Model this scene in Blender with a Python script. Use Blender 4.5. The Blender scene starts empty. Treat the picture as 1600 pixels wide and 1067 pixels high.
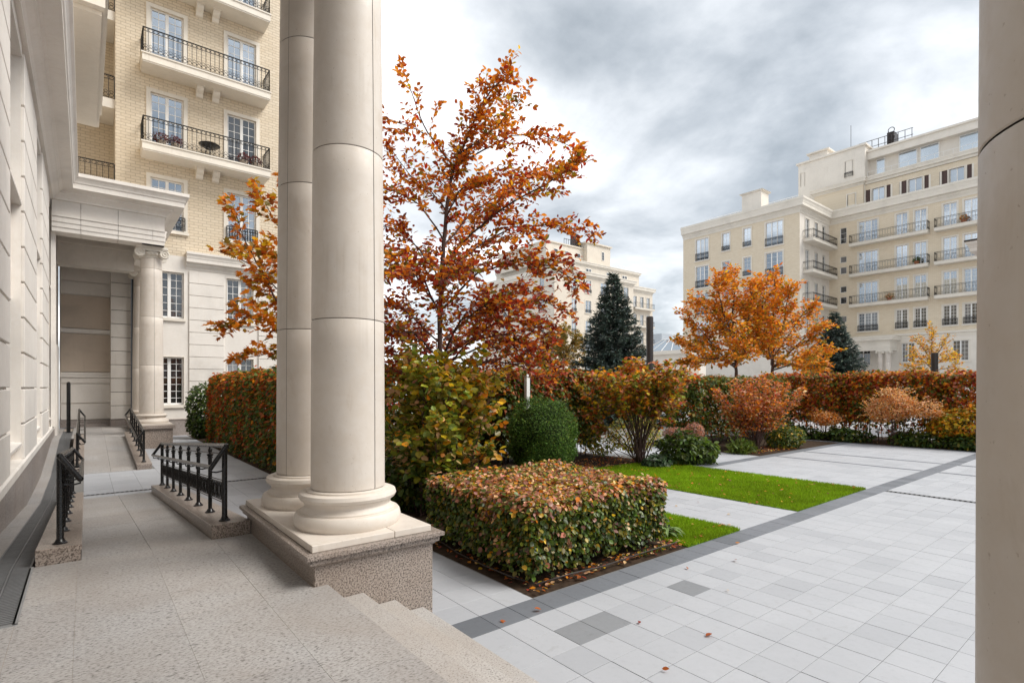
import bpy, bmesh, math, random
import numpy as np
from mathutils import Vector, Matrix

scene = bpy.context.scene
R = math.radians
# ------------------------------------------------------------------ camera
cam_data = bpy.data.cameras.new('camera')
cam_data.lens = 18.74; cam_data.sensor_width = 36.0
cam_data.shift_y = 0.0447
cam_data.clip_start = 0.05; cam_data.clip_end = 4000
cam = bpy.data.objects.new('camera', cam_data)
cam.location = (0, 0, 2.3); cam.rotation_euler = (R(90), 0, R(-38.68))
scene.collection.objects.link(cam); scene.camera = cam
# ------------------------------------------------------------------ sky
world = bpy.data.worlds.new('World'); scene.world = world; world.use_nodes = True
nt = world.node_tree; nt.nodes.clear()
def WN(t, **kw):
    n = nt.nodes.new(t)
    for k, v in kw.items(): setattr(n, k, v)
    return n
def math_node(tree, op, a, b=None, c=None, clamp=False):
    n = tree.nodes.new('ShaderNodeMath'); n.operation = op; n.use_clamp = clamp
    for i, v in enumerate((a, b, c)):
        if v is None: continue
        if isinstance(v, (int, float)): n.inputs[i].default_value = v
        else: tree.links.new(v, n.inputs[i])
    return n.outputs[0]
SUN_DIR = Vector((0.48, -0.47, 0.80)).normalized()
sky = WN('ShaderNodeTexSky'); sky.sky_type = 'NISHITA'; sky.sun_disc = False
sky.sun_elevation = math.asin(SUN_DIR.z); sky.sun_rotation = math.atan2(SUN_DIR.x, SUN_DIR.y)
tc = WN('ShaderNodeTexCoord'); sep = WN('ShaderNodeSeparateXYZ')
nt.links.new(tc.outputs['Generated'], sep.inputs[0])
zc = math_node(nt, 'ADD', math_node(nt, 'MAXIMUM', sep.outputs[2], 0.0), 0.22)
comb = WN('ShaderNodeCombineXYZ')
nt.links.new(math_node(nt, 'DIVIDE', sep.outputs[0], zc), comb.inputs[0])
nt.links.new(math_node(nt, 'DIVIDE', sep.outputs[1], zc), comb.inputs[1])
comb.inputs[2].default_value = 3.7
n1 = WN('ShaderNodeTexNoise'); n1.inputs['Scale'].default_value = 1.35; n1.inputs['Detail'].default_value = 8
n1.inputs['Roughness'].default_value = 0.52; n1.inputs['Distortion'].default_value = 0.55
nt.links.new(comb.outputs[0], n1.inputs['Vector'])
n2 = WN('ShaderNodeTexNoise'); n2.inputs['Scale'].default_value = 3.4; n2.inputs['Detail'].default_value = 7
n2.inputs['Roughness'].default_value = 0.6
nt.links.new(comb.outputs[0], n2.inputs['Vector'])
def bank(d, lo, hi):                     # a cloud bank around one direction of the sky
    dp = WN('ShaderNodeVectorMath', operation='DOT_PRODUCT')
    nt.links.new(tc.outputs['Generated'], dp.inputs[0]); dp.inputs[1].default_value = Vector(d).normalized()
    mr = WN('ShaderNodeMapRange', interpolation_type='SMOOTHSTEP')
    nt.links.new(dp.outputs['Value'], mr.inputs[0]); mr.inputs[1].default_value = lo; mr.inputs[2].default_value = hi
    return mr.outputs[0]
f = math_node(nt, 'ADD', math_node(nt, 'MULTIPLY', n1.outputs[0], 0.74), math_node(nt, 'MULTIPLY', n2.outputs[0], 0.26))
f = math_node(nt, 'SUBTRACT', f, math_node(nt, 'MULTIPLY', bank((.80, .63, .46), .86, .995), .10))
f = math_node(nt, 'ADD', f, math_node(nt, 'MULTIPLY', bank((.47, .86, .40), .86, .99), .06))
f = math_node(nt, 'ADD', f, math_node(nt, 'MULTIPLY', bank((.765, .668, .27), .955, .999), .10))
ramp = WN('ShaderNodeValToRGB'); cr = ramp.color_ramp
cr.elements[0].position = .34; cr.elements[0].color = (.245, .27, .292, 1)
cr.elements[1].position = .68; cr.elements[1].color = (2.2, 2.2, 2.2, 1)
for p_, c_ in ((.41, (.34, .365, .388, 1)), (.47, (.44, .462, .482, 1)), (.53, (.545, .565, .583, 1)), (.61, (.95, .96, .97, 1))):
    e = cr.elements.new(p_); e.color = c_
nt.links.new(f, ramp.inputs[0])
skyscale = WN('ShaderNodeVectorMath', operation='SCALE'); skyscale.inputs['Scale'].default_value = 0.10
nt.links.new(sky.outputs[0], skyscale.inputs[0])
mixs = WN('ShaderNodeMix', data_type='RGBA'); mixs.inputs['Factor'].default_value = 0.90
nt.links.new(skyscale.outputs[0], mixs.inputs['A']); nt.links.new(ramp.outputs[0], mixs.inputs['B'])
bg = WN('ShaderNodeBackground'); bg.inputs['Strength'].default_value = 1.0
nt.links.new(mixs.outputs['Result'], bg.inputs[0])
wo = WN('ShaderNodeOutputWorld'); nt.links.new(bg.outputs[0], wo.inputs[0])
# ------------------------------------------------------------------ sun behind the cloud
sd = bpy.data.lights.new('sun', 'SUN'); sd.energy = 2.0; sd.angle = R(30); sd.color = (1.0, .96, .90)
so = bpy.data.objects.new('sun', sd); scene.collection.objects.link(so)
so.rotation_euler = SUN_DIR.to_track_quat('Z', 'Y').to_euler(); so.location = SUN_DIR * 60
# ------------------------------------------------------------------ exposure
vs = scene.view_settings
vs.view_transform = 'Standard'; vs.look = 'None'; vs.exposure = 0.95; vs.gamma = 1.0; vs.use_curve_mapping = False
scene.cycles.use_denoising = True
scene.cycles.max_bounces = 7; scene.cycles.diffuse_bounces = 4; scene.cycles.glossy_bounces = 3
scene.cycles.transmission_bounces = 4; scene.cycles.transparent_max_bounces = 4
scene.cycles.caustics_reflective = False; scene.cycles.caustics_refractive = False

# ================================================================== helpers
COL = scene.collection
rnd = random.Random(7)
RNG = np.random.default_rng(11)

def link(o, parent=None):
    COL.objects.link(o)
    if parent is not None: o.parent = parent
    return o
def thing(name, label, cat, loc=(0, 0, 0), group=None, rz=0.0, mesh=None):
    o = bpy.data.objects.new(name, mesh); link(o)
    o.location = loc; o.rotation_euler = (0, 0, rz)
    o['label'] = label; o['category'] = cat
    if group: o['group'] = group
    return o
def part(name, mesh, parent, loc=(0, 0, 0), rz=0.0, label=None, kind=None):
    o = bpy.data.objects.new(name, mesh); link(o, parent)
    o.location = loc; o.rotation_euler = (0, 0, rz)
    if label: o['label'] = label
    if kind: o['kind'] = kind
    return o
def struct(name, mesh, label=None, parent=None):
    o = bpy.data.objects.new(name, mesh); link(o, parent)
    o['kind'] = 'structure'
    if label: o['label'] = label
    return o
def copy_tree(o, parent=None):
    c = o.copy(); COL.objects.link(c); c.parent = parent
    for ch in list(o.children): copy_tree(ch, c)
    return c
def bevel(o, w=.006, seg=1):
    m = o.modifiers.new('edge', 'BEVEL'); m.width = w; m.segments = seg; m.limit_method = 'ANGLE'; m.angle_limit = R(40)
    return o

class MB:
    """collects verts and faces of one mesh"""
    def __init__(s): s.v = []; s.f = []; s.sm = []
    def add(s, vs_, fs, smooth=False):
        b = len(s.v); s.v += [tuple(p) for p in vs_]
        s.f += [tuple(i + b for i in f_) for f_ in fs]; s.sm += [smooth] * len(fs)
        return s
    def hexa(s, p):        # 8 points: bottom ring 0-3, top ring 4-7
        return s.add(p, [(3, 2, 1, 0), (4, 5, 6, 7), (0, 1, 5, 4), (1, 2, 6, 5), (2, 3, 7, 6), (3, 0, 4, 7)])
    def box(s, x0, x1, y0, y1, z0, z1):
        if x1 < x0: x0, x1 = x1, x0
        if y1 < y0: y0, y1 = y1, y0
        return s.hexa([(x0, y0, z0), (x1, y0, z0), (x1, y1, z0), (x0, y1, z0), (x0, y0, z1), (x1, y0, z1), (x1, y1, z1), (x0, y1, z1)])
    def ramp_box(s, x0, x1, y0, y1, za, zb, ta, tb):   # bottom and top follow heights given at y0 and y1
        return s.hexa([(x0, y0, za), (x1, y0, za), (x1, y1, zb), (x0, y1, zb), (x0, y0, ta), (x1, y0, ta), (x1, y1, tb), (x0, y1, tb)])
    def quad(s, a, b, c, d): return s.add([a, b, c, d], [(0, 1, 2, 3)])
    def lathe(s, prof, c=(0, 0), seg=32, a0=0., a1=2 * math.pi, cap=True):
        full = abs(a1 - a0 - 2 * math.pi) < 1e-6
        n = seg if full else seg + 1
        vs_, fs = [], []
        for r_, z_ in prof:
            for i in range(n):
                a = a0 + (a1 - a0) * i / seg
                vs_.append((c[0] + r_ * math.cos(a), c[1] + r_ * math.sin(a), z_))
        for j in range(len(prof) - 1):
            for i in range(seg if full else seg):
                k = (i + 1) % n if full else i + 1
                fs.append((j * n + i, j * n + k, (j + 1) * n + k, (j + 1) * n + i))
        s.add(vs_, fs, True)
        if cap and full:
            b = len(s.v) - len(vs_)
            s.f.append(tuple(b + i for i in reversed(range(n)))); s.sm.append(False)
            s.f.append(tuple(b + (len(prof) - 1) * n + i for i in range(n))); s.sm.append(False)
        return s
    def tube(s, pts, r, seg=6, cap=True):
        pts = [Vector(p) for p in pts]; n = len(pts)
        rs = list(r) if hasattr(r, '__len__') else [r] * n
        vs_, fs = [], []
        up = None
        for i, p in enumerate(pts):
            t = (pts[min(i + 1, n - 1)] - pts[max(i - 1, 0)])
            t = t.normalized() if t.length > 1e-9 else Vector((0, 0, 1))
            if up is None: up = Vector((0, 0, 1)) if abs(t.z) < .9 else Vector((1, 0, 0))
            u = (up - t * up.dot(t))
            u = u.normalized() if u.length > 1e-6 else t.orthogonal().normalized()
            w = t.cross(u); up = u
            for k in range(seg):
                a = 2 * math.pi * k / seg
                vs_.append(tuple(p + (u * math.cos(a) + w * math.sin(a)) * rs[i]))
        for i in range(n - 1):
            for k in range(seg):
                k2 = (k + 1) % seg
                fs.append((i * seg + k, i * seg + k2, (i + 1) * seg + k2, (i + 1) * seg + k))
        s.add(vs_, fs, True)
        if cap:
            b = len(s.v) - len(vs_)
            s.f.append(tuple(b + k for k in reversed(range(seg)))); s.sm.append(False)
            s.f.append(tuple(b + (n - 1) * seg + k for k in range(seg))); s.sm.append(False)
        return s
    def ring(s, c, r, t, axis='y', seg=12, tseg=4):
        c = Vector(c); pts = []
        for i in range(seg + 1):
            a = 2 * math.pi * i / seg
            d = {'y': (math.cos(a), 0, math.sin(a)), 'x': (0, math.cos(a), math.sin(a)), 'z': (math.cos(a), math.sin(a), 0)}[axis]
            pts.append(c + Vector(d) * r)
        return s.tube(pts, t, tseg, False)
    def sweep(s, path, prof, side=1.0):
        """profile of (projection, z) swept along a plan polyline with mitred corners; side +1 = right hand of travel"""
        n = len(path); P2 = [Vector(p) for p in path]; mit = []
        for i in range(n):
            nn = []
            for a, b in ((i - 1, i), (i, i + 1)):
                if a < 0 or b >= n: continue
                d = (P2[b] - P2[a]).normalized(); nn.append(Vector((d.y, -d.x)) * side)
            if len(nn) == 2:
                m = nn[0] + nn[1]; m = m / m.dot(nn[0])
            else: m = nn[0]
            mit.append(m)
        k = len(prof); vs_ = []; fs = []
        for p, m in zip(P2, mit):
            for o_, z_ in prof: vs_.append((p.x + m.x * o_, p.y + m.y * o_, z_))
        for i in range(n - 1):
            for j in range(k - 1):
                q = (i * k + j, i * k + j + 1, (i + 1) * k + j + 1, (i + 1) * k + j)
                fs.append(q if side > 0 else q[::-1])
        fs.append(tuple(range(k)) if side < 0 else tuple(reversed(range(k))))
        e = (n - 1) * k
        fs.append(tuple(e + i for i in range(k)) if side > 0 else tuple(e + i for i in reversed(range(k))))
        return s.add(vs_, fs)
    def wall(s, u0, u1, z0, z1, holes, reveal=.22, n=0.0, thick=None):
        """front sheet in the local x-z plane at y=-n with openings and their reveals"""
        us = sorted({u0, u1, *[h[0] for h in holes], *[h[1] for h in holes]})
        zs = sorted({z0, z1, *[h[2] for h in holes], *[h[3] for h in holes]})
        us = [u for u in us if u0 <= u <= u1]; zs = [z for z in zs if z0 <= z <= z1]
        for a, b in zip(us[:-1], us[1:]):
            for c, d in zip(zs[:-1], zs[1:]):
                mu, mz = (a + b) / 2, (c + d) / 2
                if any(h[0] < mu < h[1] and h[2] < mz < h[3] for h in holes): continue
                s.quad((a, -n, c), (b, -n, c), (b, -n, d), (a, -n, d))
        for a, b, c, d in holes:
            y1 = -n + reveal
            s.quad((a, -n, c), (a, -n, d), (a, y1, d), (a, y1, c)); s.quad((b, -n, c), (b, y1, c), (b, y1, d), (b, -n, d))
            s.quad((a, -n, d), (b, -n, d), (b, y1, d), (a, y1, d)); s.quad((a, -n, c), (a, y1, c), (b, y1, c), (b, -n, c))
        return s
    def mesh(s, name, mat, angle=35):
        me = bpy.data.meshes.new(name); me.from_pydata(s.v, [], s.f); me.validate()
        me.materials.append(mat)
        if any(s.sm) and len(me.polygons) == len(s.sm):
            me.polygons.foreach_set('use_smooth', s.sm); me.set_sharp_from_angle(angle=R(angle))
        me.update(); return me

# ================================================================== materials
class NT:
    def __init__(s, name):
        s.m = bpy.data.materials.new(name); s.m.use_nodes = True; s.t = s.m.node_tree; s.t.nodes.clear()
        s.out = s.n('ShaderNodeOutputMaterial')
    def n(s, t, **kw):
        nd = s.t.nodes.new(t)
        for k, v in kw.items(): setattr(nd, k, v)
        return nd
    def l(s, a, b): s.t.links.new(a, b)
    def val(s, inp, v):
        if isinstance(v, (int, float)): inp.default_value = v
        elif isinstance(v, (tuple, list)): inp.default_value = tuple(v) if len(v) == 4 or len(inp.default_value) == 3 else (*v, 1)
        else: s.l(v, inp)
    def math(s, op, a, b=None, clamp=False): return math_node(s.t, op, a, b, None, clamp)
    def pos(s, scale=(1, 1, 1), obj=False):
        o = s.n('ShaderNodeTexCoord').outputs['Object'] if obj else s.n('ShaderNodeNewGeometry').outputs['Position']
        mp = s.n('ShaderNodeMapping'); s.l(o, mp.inputs[0]); mp.inputs['Scale'].default_value = scale
        return mp.outputs[0]
    def noise(s, vec, scale, detail=4, rough=.55, dist=0.):
        nd = s.n('ShaderNodeTexNoise'); s.l(vec, nd.inputs['Vector'])
        nd.inputs['Scale'].default_value = scale; nd.inputs['Detail'].default_value = detail
        nd.inputs['Roughness'].default_value = rough; nd.inputs['Distortion'].default_value = dist
        return nd.outputs[0]
    def ramp(s, fac, stops, interp='LINEAR'):
        nd = s.n('ShaderNodeValToRGB'); c = nd.color_ramp; c.interpolation = interp
        c.elements[0].position, c.elements[0].color = stops[0][0], (*stops[0][1], 1)
        c.elements[1].position, c.elements[1].color = stops[-1][0], (*stops[-1][1], 1)
        for p, cc in stops[1:-1]:
            e = c.elements.new(p); e.color = (*cc, 1)
        s.l(fac, nd.inputs[0]); return nd.outputs[0]
    def mix(s, fac, a, b, mode='MIX'):
        nd = s.n('ShaderNodeMix', data_type='RGBA', blend_type=mode)
        s.val(nd.inputs['Factor'], fac); s.val(nd.inputs['A'], a); s.val(nd.inputs['B'], b)
        return nd.outputs['Result']
    def maprange(s, v, a, b, c, d):
        nd = s.n('ShaderNodeMapRange'); s.l(v, nd.inputs[0])
        for i, q in enumerate((a, b, c, d)): nd.inputs[i + 1].default_value = q
        return nd.outputs[0]
    def bump(s, h, strength=.3, dist=.01):
        nd = s.n('ShaderNodeBump'); s.l(h, nd.inputs['Height']); nd.inputs['Strength'].default_value = strength
        nd.inputs['Distance'].default_value = dist; return nd.outputs[0]
    def principled(s, col, rough=.7, bump=None, spec=.5, metal=0.):
        p = s.n('ShaderNodeBsdfPrincipled'); s.val(p.inputs['Base Color'], col); s.val(p.inputs['Roughness'], rough)
        s.val(p.inputs['Specular IOR Level'], spec); p.inputs['Metallic'].default_value = metal
        if bump is not None: s.l(bump, p.inputs['Normal'])
        return p.outputs[0]
    def done(s, sh): s.l(sh, s.out.inputs[0]); return s.m

def stone_mat(name, base, dark=.80, scale=1.2, rough=.6, tint=.06, wear=1.0):
    k = NT(name); v = k.pos()
    big = k.noise(v, scale * .6, 5, .6, .4); fine = k.noise(v, 38 * scale, 3, .6); mid = k.noise(v, 7 * scale, 5, .65, .6)
    b = Vector(base)
    c = k.ramp(big, [(.28, tuple(b * dark)), (.5, base), (.75, tuple(min(1, x * 1.06) for x in base))])
    c = k.mix(k.maprange(mid, .35, .75, 0, .22 * wear), c, (base[0] * .86, base[1] * .80, base[2] * .72))
    vein = k.noise(k.pos((1, 1, .35)), 2.3 * scale, 6, .7, 2.2)
    c = k.mix(k.maprange(vein, .58, .70, 0, .18 * wear), c, (base[0] * .72, base[1] * .66, base[2] * .58))
    streak = k.noise(k.pos((9, 9, .35)), 1.0, 4, .6); grime = k.noise(v, .9, 5, .6)
    c = k.mix(k.math('MULTIPLY', k.maprange(streak, .52, .72, 0, 1), k.maprange(grime, .45, .7, 0, .30 * wear)), c, (base[0] * .62, base[1] * .56, base[2] * .48))
    pits = k.noise(v, 55, 2, .5)
    c = k.mix(k.maprange(pits, .70, .76, 0, .5), c, (base[0] * .5, base[1] * .42, base[2] * .34))
    oi = k.n('ShaderNodeObjectInfo').outputs['Random']
    c = k.mix(1.0, c, k.ramp(oi, [(0, (1 - tint,) * 3), (1, (1, 1, 1))]), 'MULTIPLY')
    return k.done(k.principled(c, k.maprange(fine, .3, .7, rough - .08, rough + .1), k.bump(fine, .12, .004), .4))
def granite_mat(name, light, mid, dark, s=1.0, stretch=(1, 1, 1), rough=.45, flecks=.36):
    k = NT(name); v = k.pos(stretch)
    a = k.noise(v, 75 * s, 3, .62); b = k.noise(v, 150 * s, 2, .6); big = k.noise(k.pos(), .8, 5, .6, .5)
    c = k.ramp(a, [(flecks - .03, dark), (flecks + .05, mid), (.52, light), (.68, tuple(min(1, x * 1.15) for x in light))])
    c = k.mix(k.maprange(b, .58, .7, 0, .7), c, tuple(x * .55 for x in mid))
    big_f = k.noise(k.pos(tuple(q * .8 for q in stretch)), 34 * s, 2, .5)
    c = k.mix(k.maprange(big_f, .68, .72, 0, .6), c, dark)
    c = k.mix(k.maprange(big, .38, .66, .0, .48), c, tuple(x * y for x, y in zip(mid, (1.0, .90, .80))))
    oi = k.n('ShaderNodeObjectInfo').outputs['Random']
    c = k.mix(1.0, c, k.ramp(oi, [(0, (.90, .90, .90)), (1, (1.03, 1.02, 1.0))]), 'MULTIPLY')
    return k.done(k.principled(c, rough, k.bump(a, .08, .003), .45))
def paver_mat(name, lo, hi, rough=.62):
    k = NT(name); v = k.pos()
    oi = k.n('ShaderNodeObjectInfo').outputs['Random']; ri = k.n('ShaderNodeNewGeometry').outputs['Random Per Island']
    r_ = k.math('FRACT', k.math('ADD', oi, ri))
    c = k.ramp(r_, [(0, lo), (.25, tuple((a * .4 + b * .6) for a, b in zip(lo, hi))), (1, hi)])
    big = k.noise(v, 1.3, 6, .65, .5); fine = k.noise(v, 160, 3, .7); mid = k.noise(v, 14, 4, .7)
    c = k.mix(k.maprange(big, .3, .7, 0, .30), c, tuple(x * .82 for x in lo))
    c = k.mix(k.maprange(mid, .55, .8, 0, .25), c, tuple(x * .7 for x in lo))
    st = k.noise(v, 3.1, 6, .7, 1.2); c = k.mix(k.maprange(st, .60, .74, 0, .35), c, (lo[0] * .72, lo[1] * .68, lo[2] * .62))
    c = k.mix(k.maprange(fine, .62, .75, 0, .45), c, tuple(x * .55 for x in lo))
    c = k.mix(k.maprange(fine, .25, .38, .35, 0), c, tuple(min(1, x * 1.25) for x in hi))
    return k.done(k.principled(c, k.maprange(mid, .3, .7, rough - .1, rough + .08), k.bump(fine, .18, .003), .45))
def plain_mat(name, col, rough=.6, spec=.5, metal=0., var=.12, scale=6.):
    k = NT(name); v = k.pos()
    n_ = k.noise(v, scale, 5, .65); fine = k.noise(v, scale * 14, 3)
    c = k.mix(k.maprange(n_, .3, .7, 0, 1), tuple(x * (1 - var) for x in col), tuple(min(1, x * (1 + var)) for x in col))
    return k.done(k.principled(c, k.maprange(fine, .3, .7, max(.02, rough - .06), rough + .06), k.bump(fine, .06, .003), spec, metal))
def brick_mat(name, a, b, mortar, bw=.36, bh=.138, soft=1.0):
    k = NT(name); tcn = k.n('ShaderNodeTexCoord'); sp = k.n('ShaderNodeSeparateXYZ'); k.l(tcn.outputs['Object'], sp.inputs[0])
    cb = k.n('ShaderNodeCombineXYZ'); k.l(sp.outputs[0], cb.inputs[0]); k.l(sp.outputs[2], cb.inputs[1])
    br = k.n('ShaderNodeTexBrick'); k.l(cb.outputs[0], br.inputs['Vector'])
    br.inputs['Scale'].default_value = 1.0; br.inputs['Brick Width'].default_value = bw; br.inputs['Row Height'].default_value = bh
    br.inputs['Mortar Size'].default_value = .013; br.inputs['Mortar Smooth'].default_value = .3; br.inputs['Bias'].default_value = 0
    br.inputs['Color1'].default_value = (*a, 1); br.inputs['Color2'].default_value = (*b, 1); br.inputs['Mortar'].default_value = (*mortar, 1)
    v = k.pos(); big = k.noise(v, .5, 5, .6); fine = k.noise(v, 30, 4, .6)
    c = k.mix(k.maprange(big, .3, .7, 0, .22), br.outputs['Color'], tuple(x * .8 for x in a))
    c = k.mix(k.maprange(fine, .5, .8, 0, .3), c, tuple(x * .75 for x in b))
    inv = k.math('SUBTRACT', 1.0, br.outputs['Fac'])
    return k.done(k.principled(c, .8, k.bump(inv, .6, .012), .25))
def glass_mat(name, tint=(.02, .025, .03), refl=.35, col=(.86, .93, 1.0)):
    k = NT(name); v = k.pos()
    n_ = k.noise(v, .9, 3, .5); bp = k.bump(n_, .03, .05)
    oi = k.n('ShaderNodeObjectInfo').outputs['Random']
    c = k.mix(k.maprange(oi, .55, .9, 0, 1), tint, tuple(x * 3 + .14 for x in tint))
    d = k.principled(c, .08, bp, .6)
    g = k.n('ShaderNodeBsdfGlossy'); g.inputs['Color'].default_value = (*col, 1); g.inputs['Roughness'].default_value = .02; k.l(bp, g.inputs['Normal'])
    ms = k.n('ShaderNodeMixShader'); ms.inputs[0].default_value = refl; k.l(d, ms.inputs[1]); k.l(g.outputs[0], ms.inputs[2])
    return k.done(ms.outputs[0])
def leaf_mat(name, trans=.42, rough=.45, spec=.35):
    k = NT(name); at = k.n('ShaderNodeAttribute'); at.attribute_name = 'leafcol'
    v = k.pos(); n_ = k.noise(v, 60, 2)
    c = k.mix(k.maprange(n_, .35, .7, 0, .22), at.outputs['Color'], k.mix(.5, at.outputs['Color'], (.06, .03, .01)))
    d = k.principled(c, rough, None, spec)
    t = k.n('ShaderNodeBsdfTranslucent'); k.l(k.mix(.25, c, k.mix(1.0, c, (1.6, 1.4, .7), 'MULTIPLY')), t.inputs['Color'])
    ms = k.n('ShaderNodeMixShader'); ms.inputs[0].default_value = trans; k.l(d, ms.inputs[1]); k.l(t.outputs[0], ms.inputs[2])
    return k.done(ms.outputs[0])

LIME = stone_mat('limestone', (.78, .74, .69), dark=.86)
LIME_COL = stone_mat('limestone_column', (.67, .61, .545), dark=.84, scale=.9, rough=.5, tint=.10, wear=2.0)
LIME_DARK = stone_mat('brown_stone', (.56, .47, .385))
TRIM = stone_mat('pale_trim', (.76, .71, .63), dark=.9)
PLASTER = stone_mat('white_stucco', (.76, .71, .64), dark=.9)
PLASTER_MID = stone_mat('beige_stucco', (.70, .63, .535), dark=.92)
JOINT = plain_mat('dark_joint', (.13, .105, .085), .9)
SEAL = plain_mat('pale_joint', (.33, .28, .235), .9)
GRAN_FLOOR = granite_mat('terrace_granite', (.385, .375, .37), (.27, .258, .252), (.05, .048, .048), 1.0, (.55, 1, 1), .5, .35)
GRAN_STEP = granite_mat('step_granite', (.47, .455, .44), (.35, .33, .315), (.07, .066, .063), 1.2, (.8, 1, 1), .5, .355)
GRAN_PED = granite_mat('pedestal_granite', (.40, .345, .305), (.22, .18, .155), (.05, .043, .04), .95, (1, 1, 1), .35, .41)
GRAN_PLINTH = granite_mat('plinth_granite', (.36, .32, .30), (.25, .22, .205), (.07, .06, .06), .8, (1, 1, 1), .5, .38)
PAVE = paver_mat('paver_light', (.36, .37, .392), (.42, .43, .452))
PAVE_MID = paver_mat('paver_mid', (.20, .208, .22), (.23, .238, .25))
PAVE_DARK = paver_mat('paver_dark', (.12, .13, .145), (.18, .19, .21))
PAVE_JOINT = plain_mat('paver_joint', (.20, .195, .185), .95)
BRICK = brick_mat('yellow_brick', (.72, .625, .49), (.655, .555, .42), (.45, .365, .265))
BRICK_FAR = brick_mat('pale_brick', (.78, .68, .535), (.72, .615, .465), (.61, .51, .38))
IRON = plain_mat('black_iron', (.006, .0055, .0055), .26, .45, 0., .2)
IRON_BROWN = plain_mat('brown_black_metal', (.03, .022, .02), .4, .5)
GRATE = plain_mat('grate_iron', (.15, .152, .155), .5, .4, 0.)
STEEL = plain_mat('steel_edge', (.35, .36, .37), .4, .5, .7)
WHITE = plain_mat('white_paint', (.80, .79, .77), .45, .4, 0., .03)
ROOFMETAL = plain_mat('roof_metal', (.42, .45, .48), .4, .5, .3)
GLASS = glass_mat('window_glass', (.022, .026, .032), .42, (.82, .91, 1.0))
GLASS_DARK = glass_mat('dark_window_glass', (.022, .021, .021), .09)
GLASS_SKY = glass_mat('gallery_glass', (.10, .13, .15), .5)
CURTAIN = plain_mat('curtain', (.72, .70, .68), .9, .1, 0., .08, 2.)
SHUTTER = plain_mat('brown_shutter', (.075, .04, .034), .6)
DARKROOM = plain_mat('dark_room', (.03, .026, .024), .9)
SOIL = plain_mat('soil', (.045, .03, .02), .95, .1, 0., .45, 9.)
BARK = plain_mat('bark', (.10, .066, .05), .9, .2, 0., .35, 14.)
BARK_RED = plain_mat('twig_bark', (.085, .05, .042), .8, .3, 0., .3, 14.)
LEAF = leaf_mat('leaf'); LEAF_WAXY = leaf_mat('waxy_leaf', .36, .38, .5); NEEDLE = leaf_mat('needle', .1, .6, .2); TURF = leaf_mat('turf_blade', .3, .8, .08)
LAWN_BASE = plain_mat('turf', (.10, .19, .02), .95, .1, 0., .3, 5.)
GROUND = paver_mat('far_paving', (.42, .42, .43), (.46, .46, .47))
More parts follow.
